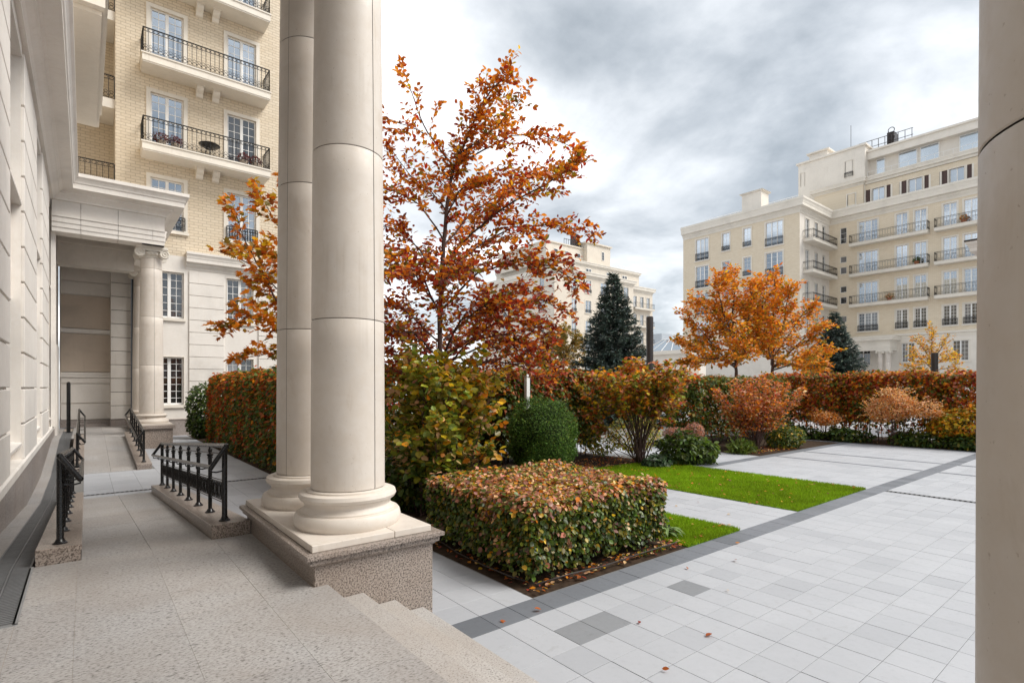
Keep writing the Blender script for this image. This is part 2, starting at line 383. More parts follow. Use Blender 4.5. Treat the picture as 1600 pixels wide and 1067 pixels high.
# limb polylines of the trees (metres)
RED_LIMBS = [
 ([(5.9, 9.75, 1.15), (5.9, 9.75, 2.37), (5.88, 9.77, 3.45), (5.89, 9.76, 4.54), (5.93, 9.73, 5.35), (5.97, 9.69, 6.03), (6.04, 9.64, 6.64), (6.1, 9.59, 6.95), (6.24, 9.48, 7.36), (6.34, 9.27, 7.77), (6.44, 9.06, 8.19), (6.65, 8.9, 8.56), (6.83, 8.62, 8.76)], 0.085, 1),
 ([(6.1, 9.59, 6.95), (5.95, 9.84, 7.35), (5.77, 10.12, 7.78), (5.59, 10.25, 8.31), (5.46, 10.36, 8.75), (5.36, 10.44, 9.19)], 0.028, 0.45),
 ([(5.77, 10.12, 7.75), (5.51, 10.45, 7.98), (5.13, 10.75, 8.12), (4.75, 11.06, 8.22)], 0.014, 0.5),
 ([(6.24, 9.48, 7.28), (6.41, 8.96, 7.45), (6.6, 8.55, 7.68), (6.87, 8.21, 8.12)], 0.022, 1),
 ([(6.15, 9.55, 7.01), (6.76, 9.45, 7.45), (7.38, 9.21, 7.87), (7.94, 8.89, 7.94), (8.44, 8.49, 7.69)], 0.024, 1.1),
 ([(5.9, 9.75, 4.81), (6.15, 9.04, 5.44), (6.42, 8.31, 5.83), (6.85, 7.58, 6.16), (7.05, 7.17, 6.35), (7.19, 6.93, 6.47)], 0.036, 1.1),
 ([(5.92, 9.74, 5.28), (6.77, 9.82, 6.23), (7.57, 9.69, 6.8), (8.35, 9.46, 7.37), (8.89, 9.15, 7.53)], 0.026, 1.1),
 ([(5.94, 9.72, 4.54), (6.65, 9.53, 5.36), (7.38, 9.21, 5.84), (8.11, 8.75, 5.94), (8.83, 8.17, 5.76)], 0.03, 1.2),
 ([(5.93, 9.73, 4.0), (6.07, 8.59, 4.57), (6.34, 7.73, 4.7), (6.63, 7.12, 4.51), (6.94, 6.74, 4.14)], 0.032, 1.2),
 ([(5.97, 9.69, 6.03), (5.81, 10.08, 6.54), (5.56, 10.54, 6.94), (5.27, 10.77, 7.48)], 0.022, 0.9),
 ([(5.94, 9.72, 5.42), (5.28, 9.61, 6.0), (4.79, 9.61, 6.14), (4.36, 9.7, 6.19)], 0.024, 1.1),
 ([(5.9, 9.75, 4.54), (5.77, 10.49, 5.35), (5.52, 11.08, 5.86), (5.15, 11.63, 6.14)], 0.026, 1.2),
 ([(5.89, 9.76, 3.86), (5.18, 9.56, 4.55), (4.62, 9.49, 4.77), (4.14, 9.63, 4.85)], 0.028, 1.2),
 ([(5.92, 9.74, 3.32), (6.99, 9.65, 4.23), (7.98, 9.37, 4.51), (8.81, 8.96, 4.03)], 0.034, 1.2),
 ([(5.94, 9.72, 2.91), (6.39, 8.59, 3.58), (6.74, 7.92, 3.61), (7.04, 7.56, 3.23)], 0.034, 1.3),
 ([(5.92, 9.74, 2.77), (7.04, 9.48, 3.29), (8.02, 9.08, 3.17), (8.38, 8.79, 2.74)], 0.03, 1.2),
 ([(5.88, 9.77, 3.18), (5.65, 10.72, 3.94), (5.38, 11.45, 4.29), (5.0, 12.01, 4.4)], 0.03, 1.2),
 ([(5.88, 9.77, 2.91), (5.04, 9.42, 3.37), (4.47, 9.36, 3.39), (4.05, 9.57, 3.32)], 0.03, 1.2),
 ([(5.89, 9.76, 3.45), (5.32, 8.8, 4.01), (4.94, 7.96, 4.31), (4.85, 7.13, 4.26)], 0.028, 1.2),
 ([(5.89, 9.76, 3.72), (5.13, 9.08, 4.34), (4.47, 8.47, 4.44), (3.85, 8.06, 4.13)], 0.028, 1.2),
 ([(5.9, 9.75, 4.13), (6.54, 10.52, 4.88), (7.11, 11.09, 5.84), (7.73, 11.36, 6.49)], 0.028, 1.1),
 ([(5.9, 9.75, 2.91), (5.56, 8.49, 3.57), (5.67, 7.63, 3.84), (5.82, 7.0, 3.67)], 0.028, 1.3),
 ([(5.9, 9.75, 2.64), (5.86, 8.5, 3.23), (6.19, 7.73, 3.31), (6.47, 7.37, 2.83)], 0.026, 1.2),
 ([(5.9, 9.75, 2.37), (5.61, 10.49, 2.93), (5.31, 11.12, 3.09), (5.01, 11.49, 3.03)], 0.026, 1.3),
 ([(5.9, 9.75, 2.23), (5.23, 9.65, 2.56), (4.67, 9.59, 2.67), (4.31, 9.74, 2.61)], 0.024, 1.2),
 ([(5.92, 9.74, 2.37), (6.82, 9.4, 2.86), (7.6, 9.03, 2.8), (8.02, 8.7, 2.37)], 0.026, 1.3),
 ([(5.9, 9.75, 2.5), (6.64, 10.7, 3.2), (7.32, 11.18, 3.66), (8.17, 11.27, 3.8)], 0.026, 1.3),
 ([(5.9, 9.75, 2.5), (6.17, 11.07, 3.28), (6.32, 11.98, 3.66), (6.28, 12.78, 3.8)], 0.026, 1.3),
 ([(5.97, 9.69, 5.89), (5.84, 9.03, 6.22), (5.91, 8.47, 6.32), (6.22, 7.96, 6.46)], 0.02, 1),
]
MAPLE_LIMBS = [
 ([(4.31, 11.92, 1.08), (4.28, 11.94, 2.37), (4.22, 12.0, 3.52), (4.01, 12.16, 4.53), (3.79, 12.34, 5.54), (3.62, 12.47, 6.41), (3.56, 12.52, 7.27)], 0.09, 0.8),
 ([(4.22, 12.0, 3.24), (3.64, 12.2, 3.79), (3.26, 12.38, 4.27), (2.9, 12.54, 5.04), (2.72, 12.68, 5.46), (2.5, 12.73, 6.17)], 0.04, 1.0),
 ([(3.64, 12.2, 4.07), (3.31, 12.47, 4.5), (2.95, 13.01, 5.04), (2.4, 13.58, 5.38)], 0.024, 1.0),
 ([(4.26, 11.96, 2.8), (3.58, 11.87, 3.47), (3.01, 11.94, 3.71), (2.55, 12.05, 3.75), (2.14, 12.25, 3.61)], 0.03, 1.2),
 ([(4.26, 11.96, 2.52), (3.69, 12.03, 2.93), (3.17, 12.32, 3.04), (2.64, 12.62, 2.92)], 0.024, 1.0),
 ([(3.9, 12.25, 4.97), (3.57, 12.77, 5.74), (3.31, 13.11, 6.36), (3.14, 13.25, 6.8)], 0.026, 1.0),
 ([(4.22, 12.0, 3.38), (4.65, 11.9, 4.28), (4.88, 11.72, 5.3), (5.05, 11.58, 6.33)], 0.04, 1.2),
 ([(4.01, 12.16, 4.53), (3.74, 13.14, 5.1), (3.38, 13.69, 5.68)], 0.026, 1.2),
]
MAPLE_A_LIMBS = [
 ([(31.45, 17.09, 2.5), (31.45, 17.09, 3.69), (31.39, 17.14, 5.27), (31.29, 17.22, 6.86), (31.39, 17.14, 8.24), (31.33, 17.19, 9.43)], 0.17, 1),
 ([(31.45, 17.09, 3.49), (29.97, 17.51, 4.63), (28.85, 17.9, 5.76), (27.89, 18.28, 6.68)], 0.09, 1.1),
 ([(31.45, 17.09, 3.69), (30.95, 18.52, 4.33), (30.35, 19.51, 4.97), (30.03, 20.15, 5.41)], 0.08, 1.1),
 ([(31.42, 17.12, 4.28), (31.42, 18.14, 6.15), (31.24, 18.92, 7.65), (30.78, 19.55, 7.89)], 0.08, 1.1),
 ([(31.42, 17.12, 4.48), (30.95, 16.21, 5.95), (30.66, 15.68, 7.39), (30.28, 15.6, 8.27)], 0.08, 1.1),
 ([(31.45, 17.09, 4.68), (29.71, 16.95, 6.69), (28.92, 16.82, 7.92), (28.9, 16.57, 8.74)], 0.08, 1.1),
 ([(31.45, 17.09, 4.08), (33.55, 16.94, 5.38), (34.31, 17.11, 7.1), (34.21, 17.7, 8.0)], 0.08, 1.1),
 ([(31.45, 17.09, 3.49), (29.19, 16.85, 4.0), (27.62, 17.34, 3.96), (27.01, 17.57, 3.59)], 0.07, 1.1),
 ([(31.45, 17.09, 3.69), (29.98, 15.71, 4.35), (28.59, 15.54, 5.36)], 0.07, 1.1),
]
MAPLE_B_LIMBS = [
 ([(34.22, 16.16, 2.5), (34.22, 16.16, 3.73), (34.25, 16.13, 5.36), (34.25, 16.13, 6.99), (34.38, 16.03, 8.42), (34.31, 16.08, 9.36)], 0.17, 1),
 ([(34.22, 16.16, 3.52), (34.65, 15.04, 4.71), (35.01, 14.25, 5.67), (35.39, 13.55, 6.11)], 0.09, 1.1),
 ([(34.22, 16.16, 3.52), (36.26, 15.54, 4.18), (37.67, 14.93, 4.41), (38.82, 14.39, 4.73)], 0.08, 1.1),
 ([(34.22, 16.16, 4.14), (35.94, 15.81, 5.85), (37.11, 15.5, 7.17), (37.76, 15.24, 7.84)], 0.08, 1.1),
 ([(34.22, 16.16, 4.54), (33.77, 15.24, 6.26), (33.31, 14.84, 7.55), (33.15, 14.58, 8.27)], 0.08, 1.1),
 ([(34.22, 16.16, 4.75), (32.49, 16.01, 6.83), (32.05, 15.59, 8.1), (31.76, 15.57, 8.45)], 0.08, 1.1),
 ([(34.22, 16.16, 4.14), (35.1, 17.5, 5.08), (35.32, 17.84, 6.41), (36.03, 17.53, 7.73)], 0.08, 1.1),
 ([(34.22, 16.16, 3.4), (33.61, 14.59, 3.74), (33.73, 13.73, 3.64), (33.96, 13.29, 3.55)], 0.07, 1.1),
 ([(34.22, 16.16, 3.73), (32.0, 15.37, 4.6), (31.43, 14.55, 5.65)], 0.07, 1.1),
]
YELLOW_LIMBS = [
 ([(55.75, 13.01, 2.57), (55.75, 13.01, 4.19), (55.79, 12.98, 5.54), (55.79, 12.98, 7.32)], 0.12, 1),
 ([(55.75, 13.01, 3.92), (54.05, 13.34, 4.69), (53.03, 13.65, 5.19)], 0.06, 1),
 ([(55.75, 13.01, 3.92), (57.6, 12.55, 4.77), (58.75, 12.14, 5.24)], 0.06, 1),
 ([(55.75, 13.01, 4.46), (56.09, 13.76, 5.87), (56.2, 14.05, 6.45)], 0.06, 1),
 ([(55.75, 13.01, 4.46), (55.46, 12.22, 5.64), (55.41, 11.87, 6.25)], 0.06, 1),
 ([(55.75, 13.01, 3.65), (54.29, 13.53, 3.9), (53.15, 13.81, 4.04)], 0.05, 1),
 ([(55.75, 13.01, 3.65), (56.17, 12.03, 3.9), (56.12, 11.43, 4.15)], 0.05, 1),
]
BIRCH_LIMBS = [
 ([(29.4, 30.26, 2.55), (29.4, 30.26, 4.57), (29.4, 30.26, 5.83), (29.48, 30.2, 6.84)], 0.14, 1),
 ([(29.4, 30.26, 3.81), (28.15, 30.24, 5.02), (27.49, 30.26, 5.73)], 0.06, 1),
 ([(29.4, 30.26, 3.81), (30.68, 30.26, 5.13), (31.37, 30.22, 5.93)], 0.06, 1),
 ([(29.4, 30.26, 3.56), (29.08, 31.55, 4.1), (28.86, 32.23, 4.37)], 0.06, 1),
 ([(29.4, 30.26, 3.56), (29.61, 29.07, 4.03), (29.86, 28.36, 4.26)], 0.06, 1),
 ([(29.4, 30.26, 4.32), (29.84, 31.45, 5.93), (30.03, 31.81, 6.64)], 0.06, 1),
 ([(29.4, 30.26, 4.32), (28.94, 29.09, 5.48), (28.89, 28.63, 6.18)], 0.06, 1),
]
# ================================================================== ground, paving, terrace, ramp
CAM = Vector((0, 0, 2.3))
FW = Vector((math.sin(R(38.68)), math.cos(R(38.68)), 0)); RT = Vector((FW.y, -FW.x, 0))
def in_view(x, y, z=0, margin=.06):
    d = Vector((x, y, z)) - CAM; dep = d.dot(FW)
    if dep < .3: return None
    a = d.dot(RT) / dep * 833 + 800; b = 605 - d.z / dep * 833
    return dep if (-1600 * margin < a < 1530 and -1067 * margin < b < 1067 * (1 + margin)) else None
def sheet(x0, x1, y0, y1, z): return [(x0, y0, z), (x1, y0, z), (x1, y1, z), (x0, y1, z)]

g = MB(); g.quad(*sheet(-600, 1200, -600, 1200, -.07))
ground = struct('ground', g.mesh('ground', GROUND), 'pale paved ground between the buildings')

PT = .3565; GAP = .0045
mb = MB()
for r_ in ((1.54, 13.795, -3.2, 14.43), (13.795, 13.965, 4.045, 14.43), (13.965, 28., -3.2, 14.43), (3.81, 28., 14.43, 14.57), (1.54, 28., 14.57, 30.), (-.95, 1.54, 6.9, 14.43), (-.95, 1.54, 14.57, 31.6)): mb.quad(*sheet(*r_, -.008))
pave = struct('courtyard_paving', mb.mesh('courtyard_paving', PAVE_JOINT), 'courtyard of square grey stone pavers with dark bands')
cells = []
def region(x0, x1, y0, y1, kind, nx=None, ny=None):
    nx = nx or max(1, round((x1 - x0) / PT)); ny = ny or max(1, round((y1 - y0) / PT))
    for i in range(nx):
        for j in range(ny):
            cells.append((x0 + (x1 - x0) * i / nx, x0 + (x1 - x0) * (i + 1) / nx, y0 + (y1 - y0) * j / ny, y0 + (y1 - y0) * (j + 1) / ny, kind))
XD0, XD1 = 13.79, 13.97
region(2.74, XD0, 4.05 - 18 * PT, 4.05, 'light', 31, 18)
region(XD1, 24.5, 4.05 - 12 * PT, 4.05, 'light')
region(2.74, XD0, 4.05, 4.40, 'dark', 31, 1); region(XD0 + .0, 24.5, 4.05, 4.40, 'dark', 30, 1)
region(XD1 - .18, 24.5, 4.40, 8.40, 'light'); region(XD1 - .18, 24.5, 8.40, 8.75, 'dark', None, 1)
region(XD1 - .18, 17.6, 8.75, 22.0, 'light')
region(2.74, 3.81, 4.40, 7.25, 'light', 3, 8); region(1.545, 3.81, 7.25, 14.42, 'light', 6, 20); region(1.545, 3.81, 14.58, 29.9, 'light', 6, 42)
region(-.03, 1.545, 14.58, 18.1, 'light', 3, 6); region(-.03, 1.545, 14.12, 14.42, 'light', 3, 1)
region(8.23, 10.3, 4.40, 12.0, 'light', 6, 21)
region(24.5, 24.85, -1.0, 12.0, 'dark', 1, None)
seen = []; rest = {'light': MB(), 'dark': MB()}
DARKER = ((3.74, 3.46), (3.46, 3.44), (4.03, 3.50), (5.34, 3.39))
vis = []
for c in cells:
    cx, cy = (c[0] + c[1]) / 2, (c[2] + c[3]) / 2
    d = in_view(cx, cy)
    vis.append((d if d else 1e6, c))
vis.sort(key=lambda t: t[0])
near = set(id(c) for d, c in vis[:300] if d < 1e5)
tile_mesh = {}
for d, c in vis:
    x0, x1, y0, y1, kd = c
    w, h = x1 - x0 - GAP, y1 - y0 - GAP
    if id(c) in near:
        cx, cy = (x0 + x1) / 2, (y0 + y1) / 2
        kk = kd
        if kd == 'light' and any(abs(cx - a) < PT / 2 and abs(cy - b) < PT / 2 for a, b in DARKER): kk = 'mid'
        key = (round(w, 3), round(h, 3), kk)
        if key not in tile_mesh:
            m_ = MB(); e_ = .002
            m_.add([(-w / 2, -h / 2, -.03), (w / 2, -h / 2, -.03), (w / 2, h / 2, -.03), (-w / 2, h / 2, -.03),
                    (-w / 2, -h / 2, -e_), (w / 2, -h / 2, -e_), (w / 2, h / 2, -e_), (-w / 2, h / 2, -e_),
                    (-w / 2 + e_, -h / 2 + e_, 0), (w / 2 - e_, -h / 2 + e_, 0), (w / 2 - e_, h / 2 - e_, 0), (-w / 2 + e_, h / 2 - e_, 0)],
                   [(0, 1, 5, 4), (1, 2, 6, 5), (2, 3, 7, 6), (3, 0, 4, 7), (4, 5, 9, 8), (5, 6, 10, 9), (6, 7, 11, 10), (7, 4, 8, 11), (8, 9, 10, 11)])
            tile_mesh[key] = m_.mesh('paver', {'light': PAVE, 'mid': PAVE_MID, 'dark': PAVE_DARK}[kk])
        part('paver', tile_mesh[key], pave, (cx, cy, rnd.uniform(-.0012, .0012)))
    else:
        rest[kd].box(x0 + GAP / 2, x1 - GAP / 2, y0 + GAP / 2, y1 - GAP / 2, -.03, rnd.uniform(-.001, .001))
part('paver_field', rest['light'].mesh('paver_field', PAVE), pave, kind='stuff')
part('dark_paver_field', rest['dark'].mesh('dark_paver_field', PAVE_DARK), pave, kind='stuff')
for x in (17.95, 20.05):
    m_ = MB(); m_.box(x, x + .16, 4.41, 8.39, -.03, .005); m_.box(x, x + .16, 1.0, 4.04, -.03, .005)
    part('dark_band', m_.mesh('dark_band', PAVE_DARK), pave)

def zr(y):          # height of the walk along the wall: terrace, ramp down, court level, ramp up, far landing
    if y < 6.85: return .575
    if y < 14.1: return .575 * (1 - (y - 6.85) / 7.25)
    if y < 18.1: return 0.
    if y < 24.2: return .5 * (y - 18.1) / 6.1
    return .5
# terrace slabs
mb = MB(); mb.box(-.402, 1.60, -3.2, 6.85, -.05, .5732); mb.box(-.9, -.402, -3.2, 5.28, -.05, .5732); mb.box(-.9, -.70, 5.28, 6.85, -.05, .5732)
terrace = struct('terrace', mb.mesh('terrace', SEAL), 'speckled granite terrace under the portico')
XL = [-.40, -.06, .55, 1.14, 1.66]
rr = random.Random(3)
for i, (a, b) in enumerate(zip(XL[:-1], XL[1:])):
    y = -3.2 + [.3, .0, .55, .2][i]; ys = [-3.2]
    while y < 6.7:
        if y > -3.1: ys.append(y)
        y += 1.22
    top = 6.85
    lim = 4.655 if b > 1.5 else top
    ys = [q for q in ys if q < lim - .25] + [lim]
    for y0, y1 in zip(ys[:-1], ys[1:]):
        m_ = MB(); hw, hl = (b - a) / 2 - .0009, (y1 - y0) / 2 - .0009
        m_.box(-hw, hw, -hl, hl, -.045, 0)
        part('slab', m_.mesh('slab', GRAN_FLOOR), terrace, ((a + b) / 2, (y0 + y1) / 2, .575))
m_ = MB(); m_.box(1.142, 1.53, 4.66, 6.83, .53, .576); part('slab', m_.mesh('slab', GRAN_FLOOR), terrace)
m_ = MB(); m_.box(-.895, -.705, -3.2, 6.84, .53, .575); part('slab', m_.mesh('slab', GRAN_FLOOR), terrace)
m_ = MB(); m_.box(-.70, -.402, -3.2, 5.28, .53, .575); part('slab', m_.mesh('slab', GRAN_FLOOR), terrace)
# stairs
mb = MB(); mb.box(1.60, 2.56, -3.2, 4.64, -.05, .10)
stairs = struct('stairs', mb.mesh('stairs', GRAN_FLOOR), 'granite stairs from terrace to courtyard')
for x0, x1, z1 in ((1.60, 1.985, .431), (1.92, 2.30, .2875), (2.23, 2.60, .144)):
    for y0, y1 in ((-3.2, -1.4), (-1.4, .5), (.5, 2.45), (2.45, 4.652)):
        m_ = MB(); m_.box(x0, x1, y0 + .001, y1 - .001, z1 - .15, z1)
        bevel(part('step', m_.mesh('step', GRAN_STEP), stairs), .010, 2)
m_ = MB(); m_.box(2.52, 2.735, -3.2, 4.652, -.05, .012); part('step', m_.mesh('step', GRAN_STEP), stairs)
# ramps
def ramp_struct(name, label, y0, y1, za, zb):
    mb = MB(); mb.ramp_box(-.03, 1.12, y0, y1, -.06, -.06, za - .035, zb - .035)
    rs = struct(name, mb.mesh(name, SEAL), label)
    n = 6
    for k in range(n):
        a, b = y0 + (y1 - y0) * k / n, y0 + (y1 - y0) * (k + 1) / n
        for x0, x1 in ((-.03, .545), (.549, 1.12)):
            m_ = MB(); z_ = lambda q: za + (zb - za) * (q - y0) / (y1 - y0)
            m_.ramp_box(x0, x1, a + .002, b - .002, z_(a) - .034, z_(b) - .034, z_(a), z_(b))
            part('slab', m_.mesh('slab', GRAN_FLOOR), rs)
    return rs
ramp_struct('ramp_down', 'granite ramp sloping down from the terrace', 6.85, 14.1, .575, .004)
ramp_struct('ramp_up', 'granite ramp rising to the far portico', 18.1, 24.2, .004, .5)
mb = MB(); mb.box(-.9, 1.5, 24.2, 31.6, -.05, .455)
landing = struct('landing', mb.mesh('landing', SEAL), 'granite landing inside the far portico')
for k in range(5):
    for x0, x1 in ((-.39, .545), (.549, 1.5)):
        m_ = MB(); a = 24.2 + k * 1.48; m_.box(x0, x1, a + .002, a + 1.478, .46, .5); part('slab', m_.mesh('slab', GRAN_FLOOR), landing)
# kerbs beside the ramps
def kerb(x0, x1, y0, y1, label):
    n = 4; root = None
    mb = MB(); mb.ramp_box(x0 + .004, x1 - .004, y0 + .004, y1 - .004, -.06, -.06, zr(y0) + .10, zr(y1) + .10)
    k = struct('kerb', mb.mesh('kerb', GRAN_PED), label)
    for i in range(n):
        a, b = y0 + (y1 - y0) * i / n, y0 + (y1 - y0) * (i + 1) / n
        m_ = MB(); m_.ramp_box(x0 - (.004 if x0 > 0 else 0), x1 + .004, a + .001, b - .001, zr(a) + .095, zr(b) + .095, zr(a) + .155, zr(b) + .155)
        bevel(part('coping', m_.mesh('coping', GRAN_PED), k), .006)
    return k
kerb(-.38, -.03, 6.87, 14.0, 'granite kerb under the nearest railing by the wall')
kerb(1.125, 1.53, 6.87, 14.0, 'granite kerb under the railing beside the column pedestal')
kerb(-.30, -.03, 18.1, 24.2, 'granite kerb of the far ramp on the wall side')
kerb(1.125, 1.47, 18.1, 24.2, 'granite kerb of the far ramp before the far column')
# walk along the wall and the long channel drain
mb = MB(); ysg = [-3.2, 6.85, 14.1, 18.1, 24.2, 30.4]
strip = struct('wall_walk', MB().quad((-.9, 5.2, -.055), (-.38, 5.2, -.055), (-.38, 30, -.055), (-.9, 30, -.055)).mesh('wall_walk', SEAL), 'granite strip at the foot of the stone wall')
for a, b in zip(ysg[1:-1], ysg[2:]):
    n = max(1, round((b - a) / 1.2))
    for k in range(n):
        p, q = a + (b - a) * k / n, a + (b - a) * (k + 1) / n
        m_ = MB(); m_.ramp_box(-.895, -.70, p + .002, q - .002, -.05, -.05, zr(p), zr(q)); part('slab', m_.mesh('slab', GRAN_FLOOR), strip)
for nm, lab, segs in (('channel_drain', 'long black slotted channel drain running along the stone wall', ((5.30, 6.85), (6.85, 14.1), (14.1, 18.1), (18.1, 24.2), (24.2, 28.4))),):
    dr = thing(nm, lab, 'drain', (-.55, 5.3, .575))
    off = (.55, -5.3, -.575)
    for a, b in segs:
        m_ = MB()
        for x0, x1 in ((-.70, -.685), (-.556, -.544), (-.417, -.402)):
            m_.ramp_box(x0, x1, a + .001, b - .001, zr(a) - .10, zr(b) - .10, zr(a) + .003, zr(b) + .003)
        part('frame', m_.mesh('frame', GRATE), dr, off)
        m_ = MB(); m_.ramp_box(-.685, -.417, a, b, zr(a) - .12, zr(b) - .12, zr(a) - .06, zr(b) - .06); part('trough', m_.mesh('trough', DARKROOM), dr, off)
        m_ = MB(); st = .042 if a < 14 else .06; y = a + .01
        while y < b - .02:
            for x0, x1 in ((-.685, -.56), (-.54, -.417)):
                m_.ramp_box(x0, x1, y, y + st * .40, zr(y) - .03, zr(y + st * .40) - .03, zr(y), zr(y + st * .40))
            y += st
        part('grating', m_.mesh('grating', GRATE), dr, off, kind='stuff')
m_ = MB(); m_.box(-.415, -.385, 5.28, 6.87, .55, .578); m_.box(-.70, -.385, 5.262, 5.298, .55, .578); part('frame', m_.mesh('frame', STEEL), dr, off)
def cross_drain(name, label, x0, x1, y0, y1, along):
    t = thing(name, label, 'drain', ((x0 + x1) / 2, (y0 + y1) / 2, 0)); off = (-(x0 + x1) / 2, -(y0 + y1) / 2, 0)
    m_ = MB(); m_.box(x0, x1, y0, y1, -.10, -.04); part('trough', m_.mesh('trough', DARKROOM), t, off)
    m_ = MB()
    if along == 'x':
        m_.box(x0, x1, y0, y0 + .015, -.04, .004); m_.box(x0, x1, y1 - .015, y1, -.04, .004)
    else:
        m_.box(x0, x0 + .015, y0, y1, -.04, .004); m_.box(x1 - .015, x1, y0, y1, -.04, .004)
    part('frame', m_.mesh('frame', GRATE), t, off)
    m_ = MB(); st = .085; q = (x0 if along == 'x' else y0) + .01; e = x1 if along == 'x' else y1
    while q < e - .04:
        if along == 'x': m_.box(q, q + .035, y0 + .015, y1 - .015, -.03, .002)
        else: m_.box(x0 + .015, x1 - .015, q, q + .035, -.03, .002)
        q += st
    part('grating', m_.mesh('grating', GRATE), t, off, kind='stuff')
    return t
cross_drain('channel_drain', 'short slotted drain across the foot of the ramps', -.03, 3.81, 14.43, 14.57, 'x')
cross_drain('channel_drain', 'slotted drain leading off from the corner of the larger lawn', XD0 + .005, XD1 - .005, -2.4, 4.045, 'y')
# beds and lawns
def soil(name, x0, x1, y0, y1, label, z=.02):
    n = 24; m_ = MB(); rs = random.Random(int(x0 * 10)); vs_ = []; fs = []
    for i in range(n + 1):
        for j in range(n + 1):
            e = min(i, j, n - i, n - j) / 3.
            vs_.append((x0 + (x1 - x0) * i / n, y0 + (y1 - y0) * j / n, -.004 + min(1, e) * (z + rs.uniform(0, .035))))
    for i in range(n):
        for j in range(n): fs.append((i * (n + 1) + j, (i + 1) * (n + 1) + j, (i + 1) * (n + 1) + j + 1, i * (n + 1) + j + 1))
    m_.add(vs_, fs); return struct(name, m_.mesh(name, SOIL), label)
soil('soil_bed', 3.83, 6.75, 4.42, 11.0, 'dark soil under the box hedge')
soil('soil_bed', 6.75, 8.21, 7.6, 11.0, 'dark soil behind the small lawn')
soil('soil_bed', 3.83, 8.21, 11.0, 29.5, 'dark soil under the tall hedge')
soil('soil_bed', 8.25, 13.75, 10.1, 14.0, 'soil under the vase shaped shrub')
soil('soil_bed', 17.62, 24.45, 8.78, 14.0, 'soil island with pink orange shrub')
soil('soil_bed', 24.87, 29.0, -2.0, 14.0, 'soil strip under the far hedge')
def lawn(x0, x1, y0, y1, label, n):
    m_ = MB(); m_.box(x0, x1, y0, y1, -.05, .010)
    lw = struct('lawn', m_.mesh('lawn', LAWN_BASE), label)
    N = n; px = RNG.uniform(x0 - .012, x1 + .012, N) + RNG.normal(0, .006, N); py = RNG.uniform(y0 - .012, y1 + .012, N) + RNG.normal(0, .006, N)
    h = RNG.uniform(.025, .06, N); a = RNG.uniform(0, 2 * np.pi, N); w = .006; lean = RNG.normal(0, .022, (N, 2))
    v = np.zeros((N, 3, 3)); v[:, 0] = np.c_[px - w * np.cos(a), py - w * np.sin(a), np.full(N, .008)]
    v[:, 1] = np.c_[px + w * np.cos(a), py + w * np.sin(a), np.full(N, .008)]; v[:, 2] = np.c_[px + lean[:, 0], py + lean[:, 1], .010 + h]
    pn = np.sin(px * 2.1 + 1) * np.sin(py * 1.7) * .5 + np.sin(px * .9 + py * 1.3) * .5
    pn = pn + .5 * np.sin(px * 6.3 + 2 * np.sin(py * 4.1)) * np.sin(py * 5.2)
    base = np.array([.19, .345, .010]); var = 1 + .26 * pn[:, None] + RNG.normal(0, .24, (N, 1))
    c = np.clip(base * var + RNG.uniform(0, .10, (N, 1)) * np.array([1, .75, .1]), .01, 1)
    tri_mesh_obj('grass', v, c, TURF, lw)
def tri_mesh_obj(name, v, c, mat_, parent):
    N = v.shape[0]; me = bpy.data.meshes.new(name)
    me.vertices.add(N * 3); me.loops.add(N * 3); me.polygons.add(N)
    me.vertices.foreach_set('co', v.reshape(-1)); me.loops.foreach_set('vertex_index', np.arange(N * 3, dtype=np.int32))
    me.polygons.foreach_set('loop_start', np.arange(0, N * 3, 3, dtype=np.int32)); me.polygons.foreach_set('loop_total', np.full(N, 3, np.int32))
    me.update(calc_edges=True)
    at = me.attributes.new('leafcol', 'FLOAT_COLOR', 'FACE'); at.data.foreach_set('color', np.c_[c, np.ones(N)].astype(np.float32).reshape(-1))
    me.materials.append(mat_); return part(name, me, parent, kind='stuff')
lawn(10.3, XD0 - .01, 4.41, 10.2, 'larger mown green lawn strip beside the drain', 90000)
lawn(6.78, 8.22, 4.41, 7.6, 'small mown lawn strip beside the box hedge', 42000)

